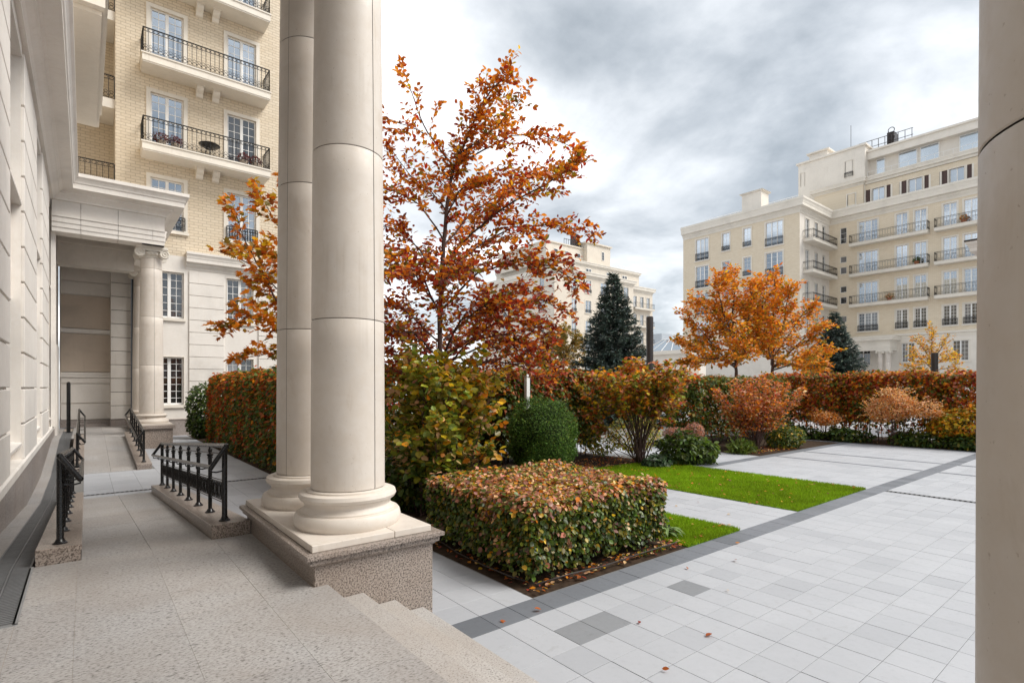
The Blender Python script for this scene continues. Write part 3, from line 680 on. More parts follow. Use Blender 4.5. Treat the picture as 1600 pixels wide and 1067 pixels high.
# ================================================================== windows, balconies, columns
WIN = {}
def win_spec(w, h, leaves=2, rows=6, cols=2, surround=.13, sill=True, glass=GLASS, frame=.055, depth=.13, balconet=0., proj=.05):
    key = (round(w, 2), round(h, 2), leaves, rows, cols, surround, sill, glass.name, balconet, proj)
    if key in WIN: return WIN[key]
    t = surround; s = MB()
    s.box(-w / 2 - t, -w / 2, -proj, .03, 0, h); s.box(w / 2, w / 2 + t, -proj, .03, 0, h); s.box(-w / 2 - t, w / 2 + t, -proj - .004, .03, h + .001, h + t)
    if sill: s.box(-w / 2 - t - .05, w / 2 + t + .05, -proj - .07, .05, -.14, -.001)
    s.box(-w / 2 - .01, w / 2 + .01, depth + .06, depth + .10, -.01, h + .01)
    sash = MB(); y0, y1 = depth - .05, depth + .03; F = frame
    sash.box(-w / 2, -w / 2 + F, y0, y1, 0, h); sash.box(w / 2 - F, w / 2, y0, y1, 0, h)
    sash.box(-w / 2 + F, w / 2 - F, y0 + .002, y1, h - F, h); sash.box(-w / 2 + F, w / 2 - F, y0 + .002, y1, 0, F * 1.3)
    lw = w / leaves; panes = []
    for i in range(leaves):
        a = -w / 2 + i * lw
        if i: sash.box(a - F * .95, a + F * .95, y0 - .012, y1 - .004, F, h - F)
        b = a + lw
        for c in range(1, cols):
            x = a + lw * c / cols; sash.box(x - .013, x + .013, y0 + .022, y1 - .006, F, h - F)
        for r_ in range(1, rows):
            z = h * r_ / rows; sash.box(a + .02, b - .02, y0 + .024, y1 - .008, z - .012, z + .012)
        p = MB(); p.box(a + .01, b - .01, depth - .012, depth + .0, .01, h - .01); panes.append(p.mesh('pane', glass))
    bal = None
    if balconet:
        bal = railing_mesh(w + .1, .10, balconet, .12)
    WIN[key] = (s.mesh('window', TRIM), sash.mesh('sash', WHITE), panes, bal)
    return WIN[key]
def railing_mesh(w, d, h, step=.13, rings=True, t=.010):
    """iron balcony railing: front along x at y=-d, returns to the wall"""
    m_ = MB(); x0, x1 = -w / 2, w / 2
    runs = [((x0, -d), (x1, -d))] + ([((x0, 0), (x0, -d)), ((x1, -d), (x1, 0))] if d > .2 else [])
    for (ax, ay), (bx, by) in runs:
        L = math.hypot(bx - ax, by - ay); n = max(2, round(L / step)); ux, uy = (bx - ax) / L, (by - ay) / L
        wx, wy = abs(uy) * .022, abs(ux) * .022
        m_.box(min(ax, bx) - wx, max(ax, bx) + wx, min(ay, by) - wy, max(ay, by) + wy, h - .022, h + .012)
        for z in (.05, h - .17):
            m_.box(min(ax, bx) - wx * .4, max(ax, bx) + wx * .4, min(ay, by) - wy * .4, max(ay, by) + wy * .4, z - .008, z + .008)
        ax_ = 'y' if abs(ux) > .5 else 'x'
        for i in range(n + 1):
            x, y = ax + ux * L * i / n, ay + uy * L * i / n
            tt = t * (1.8 if i in (0, n) else 1)
            m_.box(x - tt, x + tt, y - tt, y + tt, 0, h - .02)
            if rings and i < n:
                cx, cy = ax + ux * L * (i + .5) / n, ay + uy * L * (i + .5) / n; rr_ = min(step * .42, .075)
                m_.ring((cx, cy, h - .095), rr_, .010, ax_, 8, 3)
                if h > .6:
                    m_.ring((cx, cy, .17), rr_, .011, ax_, 8, 3); m_.ring((cx, cy, .17 + rr_ * 1.9), rr_ * .85, .010, ax_, 8, 3)
    return m_.mesh('railing', IRON)
def place(face, u, z, dy=0.):
    (ox, oy), rz = face
    return (ox + u * math.cos(rz) - dy * math.sin(rz), oy + u * math.sin(rz) + dy * math.cos(rz), z)
def sub(a, b): return tuple(x - y for x, y in zip(a, b))
def put_window(bld, face, u, z, spec):
    s, sash, panes, bal = spec
    w = part('window', s, bld, sub(place(face, u, z), bld.location), face[1])
    part('sash', sash, w)
    for p in panes: part('pane', p, w)
    if bal: part('balconet', bal, w, (0, -.02, .05))
    return w
def put_balcony(bld, face, u0, u1, z, proj=.9, thick=.34, h=1.05, step=.2, corbels=(), rings=True):
    w = u1 - u0; m_ = MB()
    m_.box(-w / 2, w / 2, -proj, .02, .06, thick); m_.box(-w / 2 + .03, w / 2 - .03, -proj + .03, .02, 0, .059)
    m_.box(-w / 2 - .04, w / 2 + .04, -proj - .04, .02, thick + .001, thick + .06)
    b = part('balcony', m_.mesh('balcony', TRIM), bld, sub(place(face, (u0 + u1) / 2, z), bld.location), face[1])
    part('railing', railing_mesh(w - .08, proj - .05, h, step, rings), b, (0, 0, thick + .06))
    for cx in corbels:
        c = MB(); sec = [(0, -.03), (-.50, -.03), (-.50, -.12), (-.46, -.20), (-.36, -.26), (-.24, -.30), (-.19, -.38), (-.14, -.44), (0, -.46)]
        k_ = len(sec); c.add([(x_, a_, b_) for x_ in (-.15, .15) for a_, b_ in sec], [tuple(range(k_))] + [tuple(reversed(range(k_, 2 * k_)))] + [(q_, q_ + k_, (q_ + 1) % k_ + k_, (q_ + 1) % k_) for q_ in range(k_)])
        c.box(-.19, .19, -.56, 0, -.03, -.001)
        part('corbel', c.mesh('corbel', TRIM), b, (cx - (u0 + u1) / 2, 0, 0))
    return b
def cornice_prof(z, h, p, inner=0.):
    """classical cornice profile from z up by h, projecting p"""
    q = [(inner, z), (.08 * p, z), (.08 * p, z + .08 * h), (.14 * p, z + .14 * h), (.28 * p, z + .22 * h), (.34 * p, z + .24 * h), (.34 * p, z + .32 * h),
         (.42 * p, z + .36 * h), (.80 * p, z + .40 * h), (.80 * p, z + .60 * h), (.84 * p, z + .63 * h), (.86 * p, z + .70 * h), (.92 * p, z + .80 * h), (1.0 * p, z + .86 * h), (1.0 * p, z + h), (inner, z + h)]
    return q
def column(parent, name, x, y, z0, ztop, r, off, cap='none', halves=True, seam=2.2, gap=.0045):
    """limestone column: attic base, drums in halves, optional ionic capital"""
    b = MB(); s = r / .36
    prof = [(.50 * s, z0), (.515 * s, z0 + .03), (.52 * s, z0 + .07), (.51 * s, z0 + .115), (.495 * s, z0 + .135), (.455 * s, z0 + .14), (.455 * s, z0 + .155), (.43 * s, z0 + .17), (.415 * s, z0 + .20), (.42 * s, z0 + .225), (.44 * s, z0 + .245),
            (.44 * s, z0 + .255), (.46 * s, z0 + .26), (.475 * s, z0 + .29), (.465 * s, z0 + .325), (.445 * s, z0 + .335), (.40 * s, z0 + .338), (.40 * s, z0 + .352), (.375 * s, z0 + .36)]
    b.lathe(prof, (x, y), 56); col = part(name, b.mesh(name, LIME_COL), parent, off)
    zb = z0 + .362; zc = ztop - (.42 if cap == 'ionic' else 0)
    core = MB(); core.lathe([(r * .93, zb - .01), (r * .80, zc)], (x, y), 40); part('core', core.mesh('core', JOINT), col)
    z = zb; dh = 1.66 * s
    while z < zc - .05:
        z2 = min(z + dh, zc); z2 = zc if zc - z2 < .4 else z2
        def rad(q): return r * (1 - .13 * ((q - zb) / (zc - zb)) ** 1.6)
        for a0 in ((seam, seam + math.pi) if halves else (seam,)):
            d = MB(); e = gap / r; sp = math.pi if halves else 2 * math.pi
            pr = []
            for i in range(7):
                q = z + .003 + (z2 - z - .006) * i / 6; pr.append((rad(q) - (.0035 if i in (0, 6) else 0), q))
            pr.insert(1, (rad(z + .008), z + .008)); pr.insert(-1, (rad(z2 - .008), z2 - .008))
            if halves: d.lathe(pr, (x, y), 32, a0 + e, a0 + sp - e, False)
            else: d.lathe(pr, (x, y), 48, 0, 2 * math.pi, False)
            part('drum', d.mesh('drum', LIME_COL), col)
        z = z2
    if cap == 'ionic':
        rt = r * .87; c = MB()
        c.lathe([(rt, zc), (rt * 1.06, zc + .02), (rt * 1.06, zc + .05), (rt * 1.02, zc + .06), (rt * 1.22, zc + .13), (rt * 1.30, zc + .19), (rt * 1.20, zc + .23)], (x, y), 40)
        for i in range(20):
            a = i * math.pi / 10; c.lathe([(.0, zc + .08), (.045 * s, zc + .11), (.05 * s, zc + .16), (.02, zc + .2)], (x + rt * 1.2 * math.cos(a), y + rt * 1.2 * math.sin(a)), 7, cap=False)
        for sy in (-1, 1):
            for sx in (-1, 1):
                cx, cy = x + sx * rt * 1.12, y + sy * rt * 1.16
                c.tube([(cx, cy - .05, zc + .15), (cx, cy + .05, zc + .15)], .15 * s, 16)
                c.ring((cx, cy + sy * .055, zc + .15), .12 * s, .022, 'y', 16, 5); c.ring((cx, cy + sy * .06, zc + .15), .055 * s, .02, 'y', 12, 5)
        c.box(x - rt * 1.36, x + rt * 1.36, y - rt * 1.30, y + rt * 1.30, zc + .235, zc + .32); c.box(x - rt * 1.44, x + rt * 1.44, y - rt * 1.4, y + rt * 1.4, zc + .321, zc + .419)
        part('capital', c.mesh('capital', TRIM), col)
    return col

# ================================================================== near portico
np_ = thing('entrance_portico', 'cream limestone portico with paired columns on a granite pedestal', 'portico', (2.1, 5.9, 0))
off = (-2.1, -5.9, 0)
def pedestal(parent, x0, x1, y0, y1, zb, off, cap_over=.0):
    m_ = MB(); m_.box(x0, x1, y0, y1, zb, .745)
    p = bevel(part('pedestal', m_.mesh('pedestal', GRAN_PED), parent, off), .006)
    m_ = MB(); pr = [(0, .745), (.012, .745), (.03, .765), (.05, .775), (.05, .818), (.062, .822), (.085, .828), (.085, .862), (.07, .868), (0, .868)]
    pr = [(a - .3, b) if i in (0, len(pr) - 1) else (a, b) for i, (a, b) in enumerate(pr)]
    m_.sweep([(x0, y1), (x0, y0), (x1, y0), (x1, y1), (x0, y1 - .0001)][:5], pr, -1 if False else 1)
    m_.box(x0 + .05, x1 - .05, y0 + .05, y1 - .05, .75, .866)
    part('moulded_cap', m_.mesh('moulded_cap', GRAN_PED), p)
    mid = (x0 + x1) / 2 + .17
    for a, b in ((x0 - .02, mid - .002), (mid + .002, x1 - .02)):
        m_ = MB(); m_.box(a, b, y0 + .0, y1 - .03, .869, .932); bevel(part('plinth_slab', m_.mesh('plinth_slab', LIME_COL), p), .006, 2)
    return p
pedestal(np_, 1.545, 2.715, 4.66, 7.12, -.05, off)
pedestal(np_, 1.545, 2.715, -2.4, .55, -.05, off)
column(np_, 'column', 2.10, 5.30, .932, 7.65, .362, off, 'ionic', True, -1.18 - math.pi)
column(np_, 'column', 2.10, 6.52, .932, 7.65, .362, off, 'ionic', True, -2.62, .0022)
column(np_, 'column', 2.08, .012, .932, 7.65, .362, off, 'ionic', True, 1.2)
column(np_, 'column', 2.08, -1.75, .932, 7.65, .362, off, 'ionic', True, 1.2)
ENT = [(-.3, 7.65), (0, 7.65), (0, 7.80), (.025, 7.80), (.025, 7.97), (.05, 7.97), (.05, 8.13), (.085, 8.16), (.085, 8.20), (0, 8.21), (0, 8.72), (-.3, 8.72)]
m_ = MB(); m_.sweep([(-.9, 7.1), (2.46, 7.1), (2.46, -3.2)], ENT, -1); m_.box(-.9, 2.40, 6.36, 7.05, 7.655, 8.71); m_.box(1.72, 2.40, -3.2, 6.36, 7.655, 8.71)
part('entablature', m_.mesh('entablature', LIME), np_, off)
m_ = MB(); m_.sweep([(-.1, 7.1), (2.46, 7.1), (2.46, -3.2)], cornice_prof(8.721, .82, .70, -.3), -1); part('cornice', m_.mesh('cornice', LIME), np_, off)
m_ = MB(); m_.box(-.95, 2.40, -3.2, 7.0, 8.72, 9.3); part('ceiling', m_.mesh('ceiling', LIME), np_, off)

# ================================================================== stone wing along the left
sw = thing('stone_wing', 'long cream stone building wing with grooved piers along the left', 'building', (-.9, 10, 0)); off = (.9, -10, 0)
FW_L = ((-.9, 0), R(90))
m_ = MB(); m_.box(-4, -1.62, -4, 31.5, -.06, 9.6); part('wall', m_.mesh('wall', LIME), sw, off)
m_ = MB(); y = -4.0; k = 0
while y < 29.9:
    y2 = min(y + 1.45, 29.9); m_ = MB(); m_.box(-1.6, -.892, y + .002, y2 - .002, -.06, .80); bevel(part('plinth_stone', m_.mesh('plinth_stone', GRAN_PLINTH), sw, off), .004)
    m_ = MB(); m_.add([(-1.6, y + .002, .80), (-.872, y + .002, .80), (-.872, y2 - .002, .80), (-1.6, y2 - .002, .80), (-1.6, y + .002, .95), (-.90, y + .002, .95), (-.90, y2 - .002, .95), (-1.6, y2 - .002, .95),
                       (-.872, y + .002, .92), (-.872, y2 - .002, .92)], [(0, 3, 2, 1), (1, 2, 9, 8), (8, 9, 6, 5), (5, 6, 7, 4), (0, 1, 8, 5, 4), (3, 7, 6, 9, 2)])
    part('ledge_stone', m_.mesh('ledge_stone', LIME), sw, off); y = y2
piers = [(-4, 2.9), (5.4, 5.9), (8.4, 11.19), (13.6, 16.95), (19.0, 22.3), (24.7, 29.9)]
piers = [(-4, .6), (2.9, 6.0), (8.3, 11.19), (13.6, 16.95), (19.0, 22.3), (24.3, 31.45)]
zj = [.95 + .665 * i for i in range(12)]; zj[-1] = 8.60
for a, b in piers:
    m_ = MB(); m_.box(-1.61, -.945, a, b, .951, 8.72); part('pier', m_.mesh('pier', LIME), sw, off)
    if b > 29 or b < 5: continue
    for z0, z1 in zip(zj[:-1], zj[1:]):
        m_ = MB(); m_.box(-.95, -.895, a + .02, b - .02, z0 + (.019 if z0 > 1 else .002), z1 - .019)
        bevel(part('stone_block', m_.mesh('stone_block', LIME), sw, off), .009)
gaps = [(p[1], q[0]) for p, q in zip(piers[:-1], piers[1:])]
for a, b in gaps:
    for xa, za, zc_ in ((-1.08, .951, 1.20), (-1.08, 3.94, 5.72), (-.93, 8.5, 8.72)):
        m_ = MB(); m_.box(-1.61, xa, a, b, za, zc_); part('spandrel', m_.mesh('spandrel', LIME), sw, off)
    for z in (1.20, 5.72):
        m_ = MB(); e = .055
        m_.hexa([(-1.6, a + .002, z), (-.93, a + .002, z), (-.93, b - .002, z), (-1.6, b - .002, z), (-1.6, a + .002, z + .17), (-.93, a + .002, z + .06), (-.93, b - .002, z + .06), (-1.6, b - .002, z + .17)])
        bevel(part('window_sill', m_.mesh('window_sill', LIME), sw, off), .006)
    face = ((-1.47, 0), R(90))
    for z0, z1 in ((1.38, 3.93), (5.90, 8.49)):
        put_window(sw, face, (a + b) / 2, z0, win_spec(b - a - .02, z1 - z0, 3, 7, 2, .004, False, GLASS_DARK, .06, .05, 0., .0))
m_ = MB(); m_.sweep([(-.9, -4), (-.9, 24.0), (2.35, 24.0), (2.35, 30.0)], cornice_prof(8.725, .83, .72, -.4), 1); part('cornice', m_.mesh('cornice', LIME), sw, off)
m_ = MB(); m_.box(-1.4, 2.2, 24.2, 31.4, 9.30, 9.50); part('porch_roof', m_.mesh('porch_roof', LIME), sw, off)
ENT2 = [(-.7, 7.65), (0, 7.65), (0, 7.80), (.025, 7.80), (.025, 7.97), (.05, 7.97), (.05, 8.13), (.085, 8.16), (.085, 8.20), (0, 8.21), (0, 8.724), (-.7, 8.724)]
xs = [-.9, -.12, .93, 1.97, 2.35]
for i, (a, b) in enumerate(zip(xs[:-1], xs[1:])):
    m_ = MB(); m_.sweep([(a + .006, 24.0), (b - .006 if i < 3 else 2.3499, 24.0)], ENT2, 1); part('entablature_stone', m_.mesh('entablature_stone', LIME), sw, off)
m_ = MB(); m_.sweep([(2.35, 24.002), (2.35, 30)], ENT2, 1); m_.box(1.66, 2.28, 24.71, 29.99, 7.66, 8.72); part('side_entablature', m_.mesh('side_entablature', LIME), sw, off)
m_ = MB(); m_.box(-.9, 1.66, 28.5, 29.2, 7.35, 8.72); m_.box(-.9, 1.66, 28.44, 29.2, 8.2, 8.3); part('inner_beam', m_.mesh('inner_beam', LIME), sw, off)
m_ = MB(); m_.box(-.9, 1.66, 24.70, 31.4, 8.60, 8.70); part('porch_ceiling', m_.mesh('porch_ceiling', LIME), sw, off)
column(sw, 'column', 1.99, 24.75, .932, 7.65, .40, off, 'ionic', True, -1.4 - math.pi)
column(sw, 'column', 2.04, 29.3, .932, 7.65, .40, off, 'ionic', True, -1.4 - math.pi)
m_ = MB(); m_.box(1.5, 2.62, 24.05, 29.95, -.05, .745); p = part('pedestal', m_.mesh('pedestal', GRAN_PED), sw, off)
m_ = MB(); m_.box(1.42, 2.70, 23.97, 29.96, .746, .865); part('moulded_cap', m_.mesh('moulded_cap', GRAN_PED), p)
m_ = MB(); m_.box(1.47, 2.60, 24.05, 29.97, .866, .931); part('plinth_slab', m_.mesh('plinth_slab', LIME_COL), p)
# end wall of the porch
m_ = MB(); m_.box(-.9, 1.0, 31.4, 31.6, .5, 9.0); part('end_wall', m_.mesh('end_wall', LIME), sw, off)
for z0, z1, mt in ((.82, 1.55, LIME), (1.58, 2.45, LIME), (2.48, 2.75, LIME), (3.0, 4.75, LIME_DARK), (4.98, 6.5, LIME_DARK), (6.53, 7.1, LIME), (7.13, 7.9, LIME)):
    m_ = MB(); m_.box(-.86, .95, 31.34, 31.41, z0 + .01, z1 - .01); bevel(part('stone_panel', m_.mesh('stone_panel', mt), sw, off), .008)
for ya_, za, zc_ in ((31.28, 2.76, 2.86), (31.31, 2.87, 2.97), (31.29, 4.78, 4.95)):
    m_ = MB(); m_.box(-.9, .98, ya_, 31.42, za, zc_); part('string_course', m_.mesh('string_course', LIME), sw, off)
m_ = MB(); m_.box(.93, 1.66, 30.65, 31.5, .5, 8.6); part('porch_pier', m_.mesh('porch_pier', JOINT), sw, off)
z = .82
while z < 8.0:
    m_ = MB(); m_.box(.915, 1.67, 30.62, 31.5, z + .012, z + .63 - .012); bevel(part('stone_block', m_.mesh('stone_block', LIME), sw, off), .01); z += .63
m_ = MB(); m_.box(-.88, .99, 31.24, 31.42, .5, .80); m_.box(.90, 1.69, 30.57, 31.45, .5, .80); m_.box(-.88, 1.2, 30.95, 31.24, .5, .62); part('porch_plinth', m_.mesh('porch_plinth', GRAN_PLINTH), sw, off)
m_ = MB(); m_.box(-.93, -.80, 24.25, 24.7, .95, 7.65); m_.box(-.93, -.82, 26.2, 27.9, .5, 3.9); part('door_surround', m_.mesh('door_surround', LIME), sw, off)
# upper storeys of the wing
m_ = MB(); m_.box(-4, -1.3, -4, 31.5, 9.5, 24); part('upper_wall', m_.mesh('upper_wall', BRICK), sw, off)
m_ = MB(); m_.box(-1.3, .36, 15.4, 22.6, 11.0, 11.45); m_.box(-1.3, .43, 15.3, 22.68, 11.451, 11.62); m_.box(-1.3, .30, 15.6, 22.4, 10.9, 10.999); b = part('balcony', m_.mesh('balcony', TRIM), sw, off)
part('railing', railing_mesh(7.1, 1.65, 1.05, .2), b, (-1.3, 19.0, 11.62), R(90))

# ================================================================== brick apartment block behind the far portico
bl = thing('brick_apartment_block', 'yellow brick apartment block with iron balconies above a stone base', 'building', (5, 30, 0)); off = (-5, -30, 0)
FB = ((0, 30.0), 0.)
FL = 3.96
doors = [(2.38, 3.70), (5.60, 6.94)]
heads = [12.13, 16.10, 20.06, 24.02]
holes = []
for a, b in doors:
    for i, h_ in enumerate(heads): holes.append((a, b, (9.75 if i == 0 else h_ - 2.75), h_))
m_ = MB(); m_.wall(1.06, 9.6, 8.6, 26.0, holes, .25); m_.box(1.06, 1.07, .004, 3., 8.6, 26); m_.box(9.59, 9.6, .004, 12, 8.6, 26)
part('brick_wall', m_.mesh('brick_wall', BRICK), bl, (-5, 0, 0))
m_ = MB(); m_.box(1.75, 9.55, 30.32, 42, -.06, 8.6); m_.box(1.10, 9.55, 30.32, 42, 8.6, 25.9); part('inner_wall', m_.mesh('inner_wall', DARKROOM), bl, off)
for i, h_ in enumerate(heads):
    for a, b in doors:
        if i == 0: put_window(bl, FB, (a + b) / 2, 9.75, win_spec(b - a, h_ - 9.75, 2, 6, 2, .17, True, GLASS, .07, .13, .62))
        else: put_window(bl, FB, (a + b) / 2, h_ - 2.75, win_spec(b - a, 2.75, 2, 7, 2, .17, False, GLASS if i != 1 or a < 3 else GLASS_DARK, .07, .13))
for i in (1, 2, 3):
    put_balcony(bl, FB, 1.98, 7.36, heads[i] - 2.75 - .43, 1.15, .36, 1.12, .19, (4.35, 5.05))
# stone base
bw = [(2.55, 3.72), (5.58, 6.82)]
holes = []
for a, b in bw: holes += [(a, b, 1.46, 3.75), (a, b, 5.60, 7.80)]
m_ = MB(); m_.wall(2.3, 9.6, -.05, 8.1, holes, .3); part('base_wall', m_.mesh('base_wall', LIME), bl, (-5, 0, 0))
m_ = MB(); m_.wall(1.66, 9.6, 8.08, 8.62, [], .3); part('base_band', m_.mesh('base_band', LIME), bl, (-5, .002, 0))
for a, b in bw:
    for z0, z1 in ((1.46, 3.75), (5.60, 7.80)):
        put_window(bl, FB, (a + b) / 2, z0, win_spec(b - a, z1 - z0, 2, 7 if z0 < 5 else 6, 2, .02, True, GLASS_DARK, .07, .22, 0., .02))
for a, b in ((3.93, 5.45), (7.05, 9.5)):
    z = .80
    while z < 7.9:
        m_ = MB(); m_.box(a, b, 29.94, 30.01, z + .012, min(z + .596, 8.02) - .012); bevel(part('stone_block', m_.mesh('stone_block', LIME), bl, off), .008); z += .596
m_ = MB(); m_.box(2.62, 9.6, 29.88, 30.01, -.05, .74); m_.box(2.62, 9.6, 29.86, 30.01, .741, .79); part('plinth', m_.mesh('plinth', GRAN_PLINTH), bl, off)
m_ = MB(); m_.sweep([(3.80, 30.0), (9.6, 30.0)], cornice_prof(8.02, .80, .38, -.1), 1); part('base_cornice', m_.mesh('base_cornice', LIME), bl, off)
# recessed loggias at the inner corner
m_ = MB(); m_.wall(-1.4, 1.06, 8.6, 26, [], .2); part('loggia_wall', m_.mesh('loggia_wall', BRICK), bl, (-5, 2.2, 0))
for z in (10.95, 14.92, 18.9):
    m_ = MB(); m_.box(-1.3, 1.055, 30.15, 32.19, z, z + .42); b = part('loggia_floor', m_.mesh('loggia_floor', TRIM), bl, off)
    part('railing', railing_mesh(2.3, .10, 1.05, .2), b, (-.12, 30.28, z + .42))

# ================================================================== right-hand apartment building
rb = thing('right_apartment_building', 'beige apartment building with a projecting wing and long iron balconies', 'building', (78.5, 27, 0)); off = (-78.5, -27, 0)
Q = R(-90)
FM = ((78.5, 0.), Q); FWG = ((69.5, 0.), Q); FR = ((0., 29.45), 0.)
HD = [23.70, 19.75, 15.80, 11.85]
def spec_t(h, bal=0.): return win_spec(2.15, h, 3, 6, 2, .16, True, GLASS, .07, .13, bal)
holes = []; todo = []
for r_, h_ in enumerate(HD):
    for c, w, lv in ((-24.88, 2.15, 3), (-21.25, 1.18, 2), (-19.36, 1.18, 2), (-16.55, 1.26, 2), (-14.65, 1.26, 2), (-11.9, 1.26, 2), (-10.0, 1.26, 2), (-7.0, 1.26, 2)):
        z0 = h_ - 2.72 if r_ < 3 else 9.50
        holes.append((c - w / 2, c + w / 2, z0, h_)); todo.append((FM, c, z0, win_spec(w, h_ - z0, lv, 6, 2, .16, r_ == 3, GLASS if r_ < 3 else GLASS_DARK, .07, .13, .75 if r_ == 3 else 0.)))
small = [(21.32, 23.4)]
for k in range(3): small += [(18.79 - 3.95 * k, 19.61 - 3.95 * k), (17.30 - 3.95 * k, 18.2 - 3.95 * k)]
for a, b in small:
    if a < 9.2: continue
    holes.append((-28.1, -27.34, a, b)); todo.append((FM, -27.72, a, win_spec(.76, b - a, 1, 1 if b - a < 1.5 else 3, 1, .012, False, GLASS_DARK, .05, .13, 0., .01)))
m_ = MB(); m_.wall(-29.45, -4, 8.6, 24.2, holes, .25); part('main_wall', m_.mesh('main_wall', BRICK_FAR), rb, (0, -27, 0), Q)
gw = [(-20.6, 1.3), (-15.6, 1.45), (-10.6, 1.45)]; holes = []
for c, w in gw: holes.append((c - w / 2, c + w / 2, 5.35, 7.7)); todo.append((FM, c, 5.35, win_spec(w, 2.35, 2, 5, 2, .14, True, GLASS_DARK, .07, .13)))
holes.append((-26.2, -24.6, 5.1, 7.1)); todo.append((FM, -25.4, 5.1, win_spec(1.6, 2.0, 2, 4, 2, .1, True, GLASS_DARK, .07, .13)))
m_ = MB(); m_.wall(-29.45, -4, -.06, 8.62, holes, .25, .001); part('base_wall', m_.mesh('base_wall', PLASTER), rb, (0, -27, 0), Q)
holes = []
for h_ in HD:
    for c, w, lv, z0, bal in ((-42.9, 1.95, 3, h_ - 3.1, 1.0), (-39.24, 1.05, 1, h_ - 2.45, .62), (-36.2, 1.0, 1, h_ - 2.5, .62), (-32.6, 2.15, 3, h_ - 3.1, 1.0)):
        holes.append((c - w / 2, c + w / 2, z0, h_)); todo.append((FWG, c, z0, win_spec(w, h_ - z0, lv, 5, 1 if lv == 3 else 2, .17, True, GLASS, .07, .13, bal)))
m_ = MB(); m_.wall(-46, -29.45, 8.6, 24.2, holes, .25); part('wing_wall', m_.mesh('wing_wall', BRICK_FAR), rb, (-9, -27, 0), Q)
m_ = MB(); m_.wall(-46, -29.45, -.06, 8.62, [], .2); part('wing_base', m_.mesh('wing_base', PLASTER), rb, (-9.002, -27, 0), Q)
holes = []
for h_ in HD:
    for c, w, gl in ((71.6, 1.15, GLASS), (74.3, 1.0, GLASS), (76.7, .95, GLASS_DARK)):
        z0 = h_ - 2.7; holes.append((c - w / 2, c + w / 2, z0, h_)); todo.append((FR, c, z0, win_spec(w, 2.7, 2 if gl is GLASS else 1, 5, 1, .15 if gl is GLASS else .01, False, gl, .07, .13)))
    if h_ > 12: put_balcony(rb, FR, 70.4, 77.9, h_ - 3.15, 1.25, .34, 1.05, .25)
m_ = MB(); m_.wall(69.5, 78.5, 8.6, 24.2, holes, .25); part('return_wall', m_.mesh('return_wall', PLASTER), rb, (-78.5, 2.45, 0))
m_ = MB(); m_.wall(69.5, 78.5, -.06, 8.62, [], .2); part('return_base', m_.mesh('return_base', PLASTER), rb, (-78.5, 2.448, 0))
for args in todo: put_window(rb, *args)
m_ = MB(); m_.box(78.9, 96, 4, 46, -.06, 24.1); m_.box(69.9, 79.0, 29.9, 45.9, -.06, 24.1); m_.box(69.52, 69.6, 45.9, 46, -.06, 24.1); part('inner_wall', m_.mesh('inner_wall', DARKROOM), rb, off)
m_ = MB(); m_.box(69.51, 96, 45.9, 46.02, -.06, 24.2); part('end_wall', m_.mesh('end_wall', BRICK_FAR), rb, off)
for u0, u1 in ((-26.75, -18.45), (-17.85, -9.0)):
    for z in (20.55, 16.6, 12.65): put_balcony(rb, FM, u0, u1, z, .95, .34, 1.08, .28)
PATH = [(69.5, 46.0), (69.5, 29.45), (78.5, 29.45), (78.5, 4.0)]
m_ = MB(); m_.sweep(PATH, cornice_prof(24.1, 1.75, .75, -.4), 1); part('main_cornice', m_.mesh('main_cornice', TRIM), rb, off)
m_ = MB(); m_.sweep(PATH[:1] + PATH[1:], [(-.1, 8.3), (.06, 8.3), (.06, 8.55), (.18, 8.62), (.22, 8.66), (.22, 8.82), (-.1, 8.95)], 1); part('base_cornice', m_.mesh('base_cornice', TRIM), rb, off)
m_ = MB(); m_.box(69.8, 96, 29.8, 45.7, 24.1, 25.84); m_.box(78.8, 96, 4, 29.8, 24.1, 25.84); part('roof', m_.mesh('roof', ROOFMETAL), rb, off)
# setback storeys
holes = []
for c in (-24.4, -20.4, -16.3, -12.2): holes.append((c - 1.9, c + 1.35, 26.55, 28.55))
m_ = MB(); m_.wall(-26.2, -4, 25.85, 29.3, holes, .55); part('setback_wall', m_.mesh('setback_wall', BRICK_FAR), rb, (2.85, -27, 0), Q)
for c in (-24.4, -20.4, -16.3, -12.2):
    for a in (c - 1.75, c - 1.0, c + .63, c + 1.28):
        m_ = MB(); m_.box(-.10, .10, -.05, .22, 0, 2.0); part('white_jamb', m_.mesh('white_jamb', TRIM), rb, sub(place(((81.35, 0), Q), a, 26.55), rb.location), Q)
    for a, w, gl in ((c - 1.38, .50, SHUTTER), (c - .2, 1.35, GLASS), (c + .95, .42, SHUTTER)):
        if gl is SHUTTER:
            m_ = MB(); m_.box(-w / 2, w / 2, .08, .13, 0, 2.0)
            part('shutter', m_.mesh('shutter', SHUTTER), rb, sub(place(((81.35, 0), Q), a, 26.55), rb.location), Q)
        else: put_window(rb, ((81.35, 0.), Q), a, 26.56, win_spec(w, 1.96, 2, 1, 1, .08, False, GLASS, .06, .2))
m_ = MB(); m_.box(81.95, 95, 4, 26.2, 25.84, 29.3); m_.box(80.9, 95, 26.2, 32.3, 25.84, 29.3); part('setback_core', m_.mesh('setback_core', BRICK_FAR), rb, off)
put_window(rb, ((80.9, 0.), Q), -27.6, 26.9, win_spec(.95, 1.5, 1, 3, 2, .14, True, GLASS, .06, .05))
m_ = MB(); m_.sweep([(88, 32.3), (80.9, 32.3), (80.9, 26.2), (81.35, 26.2), (81.35, 4)], cornice_prof(29.3, .9, .45, -.4), 1); m_.box(81.2, 95, 4, 32.0, 29.3, 30.1); part('setback_cornice', m_.mesh('setback_cornice', TRIM), rb, off)
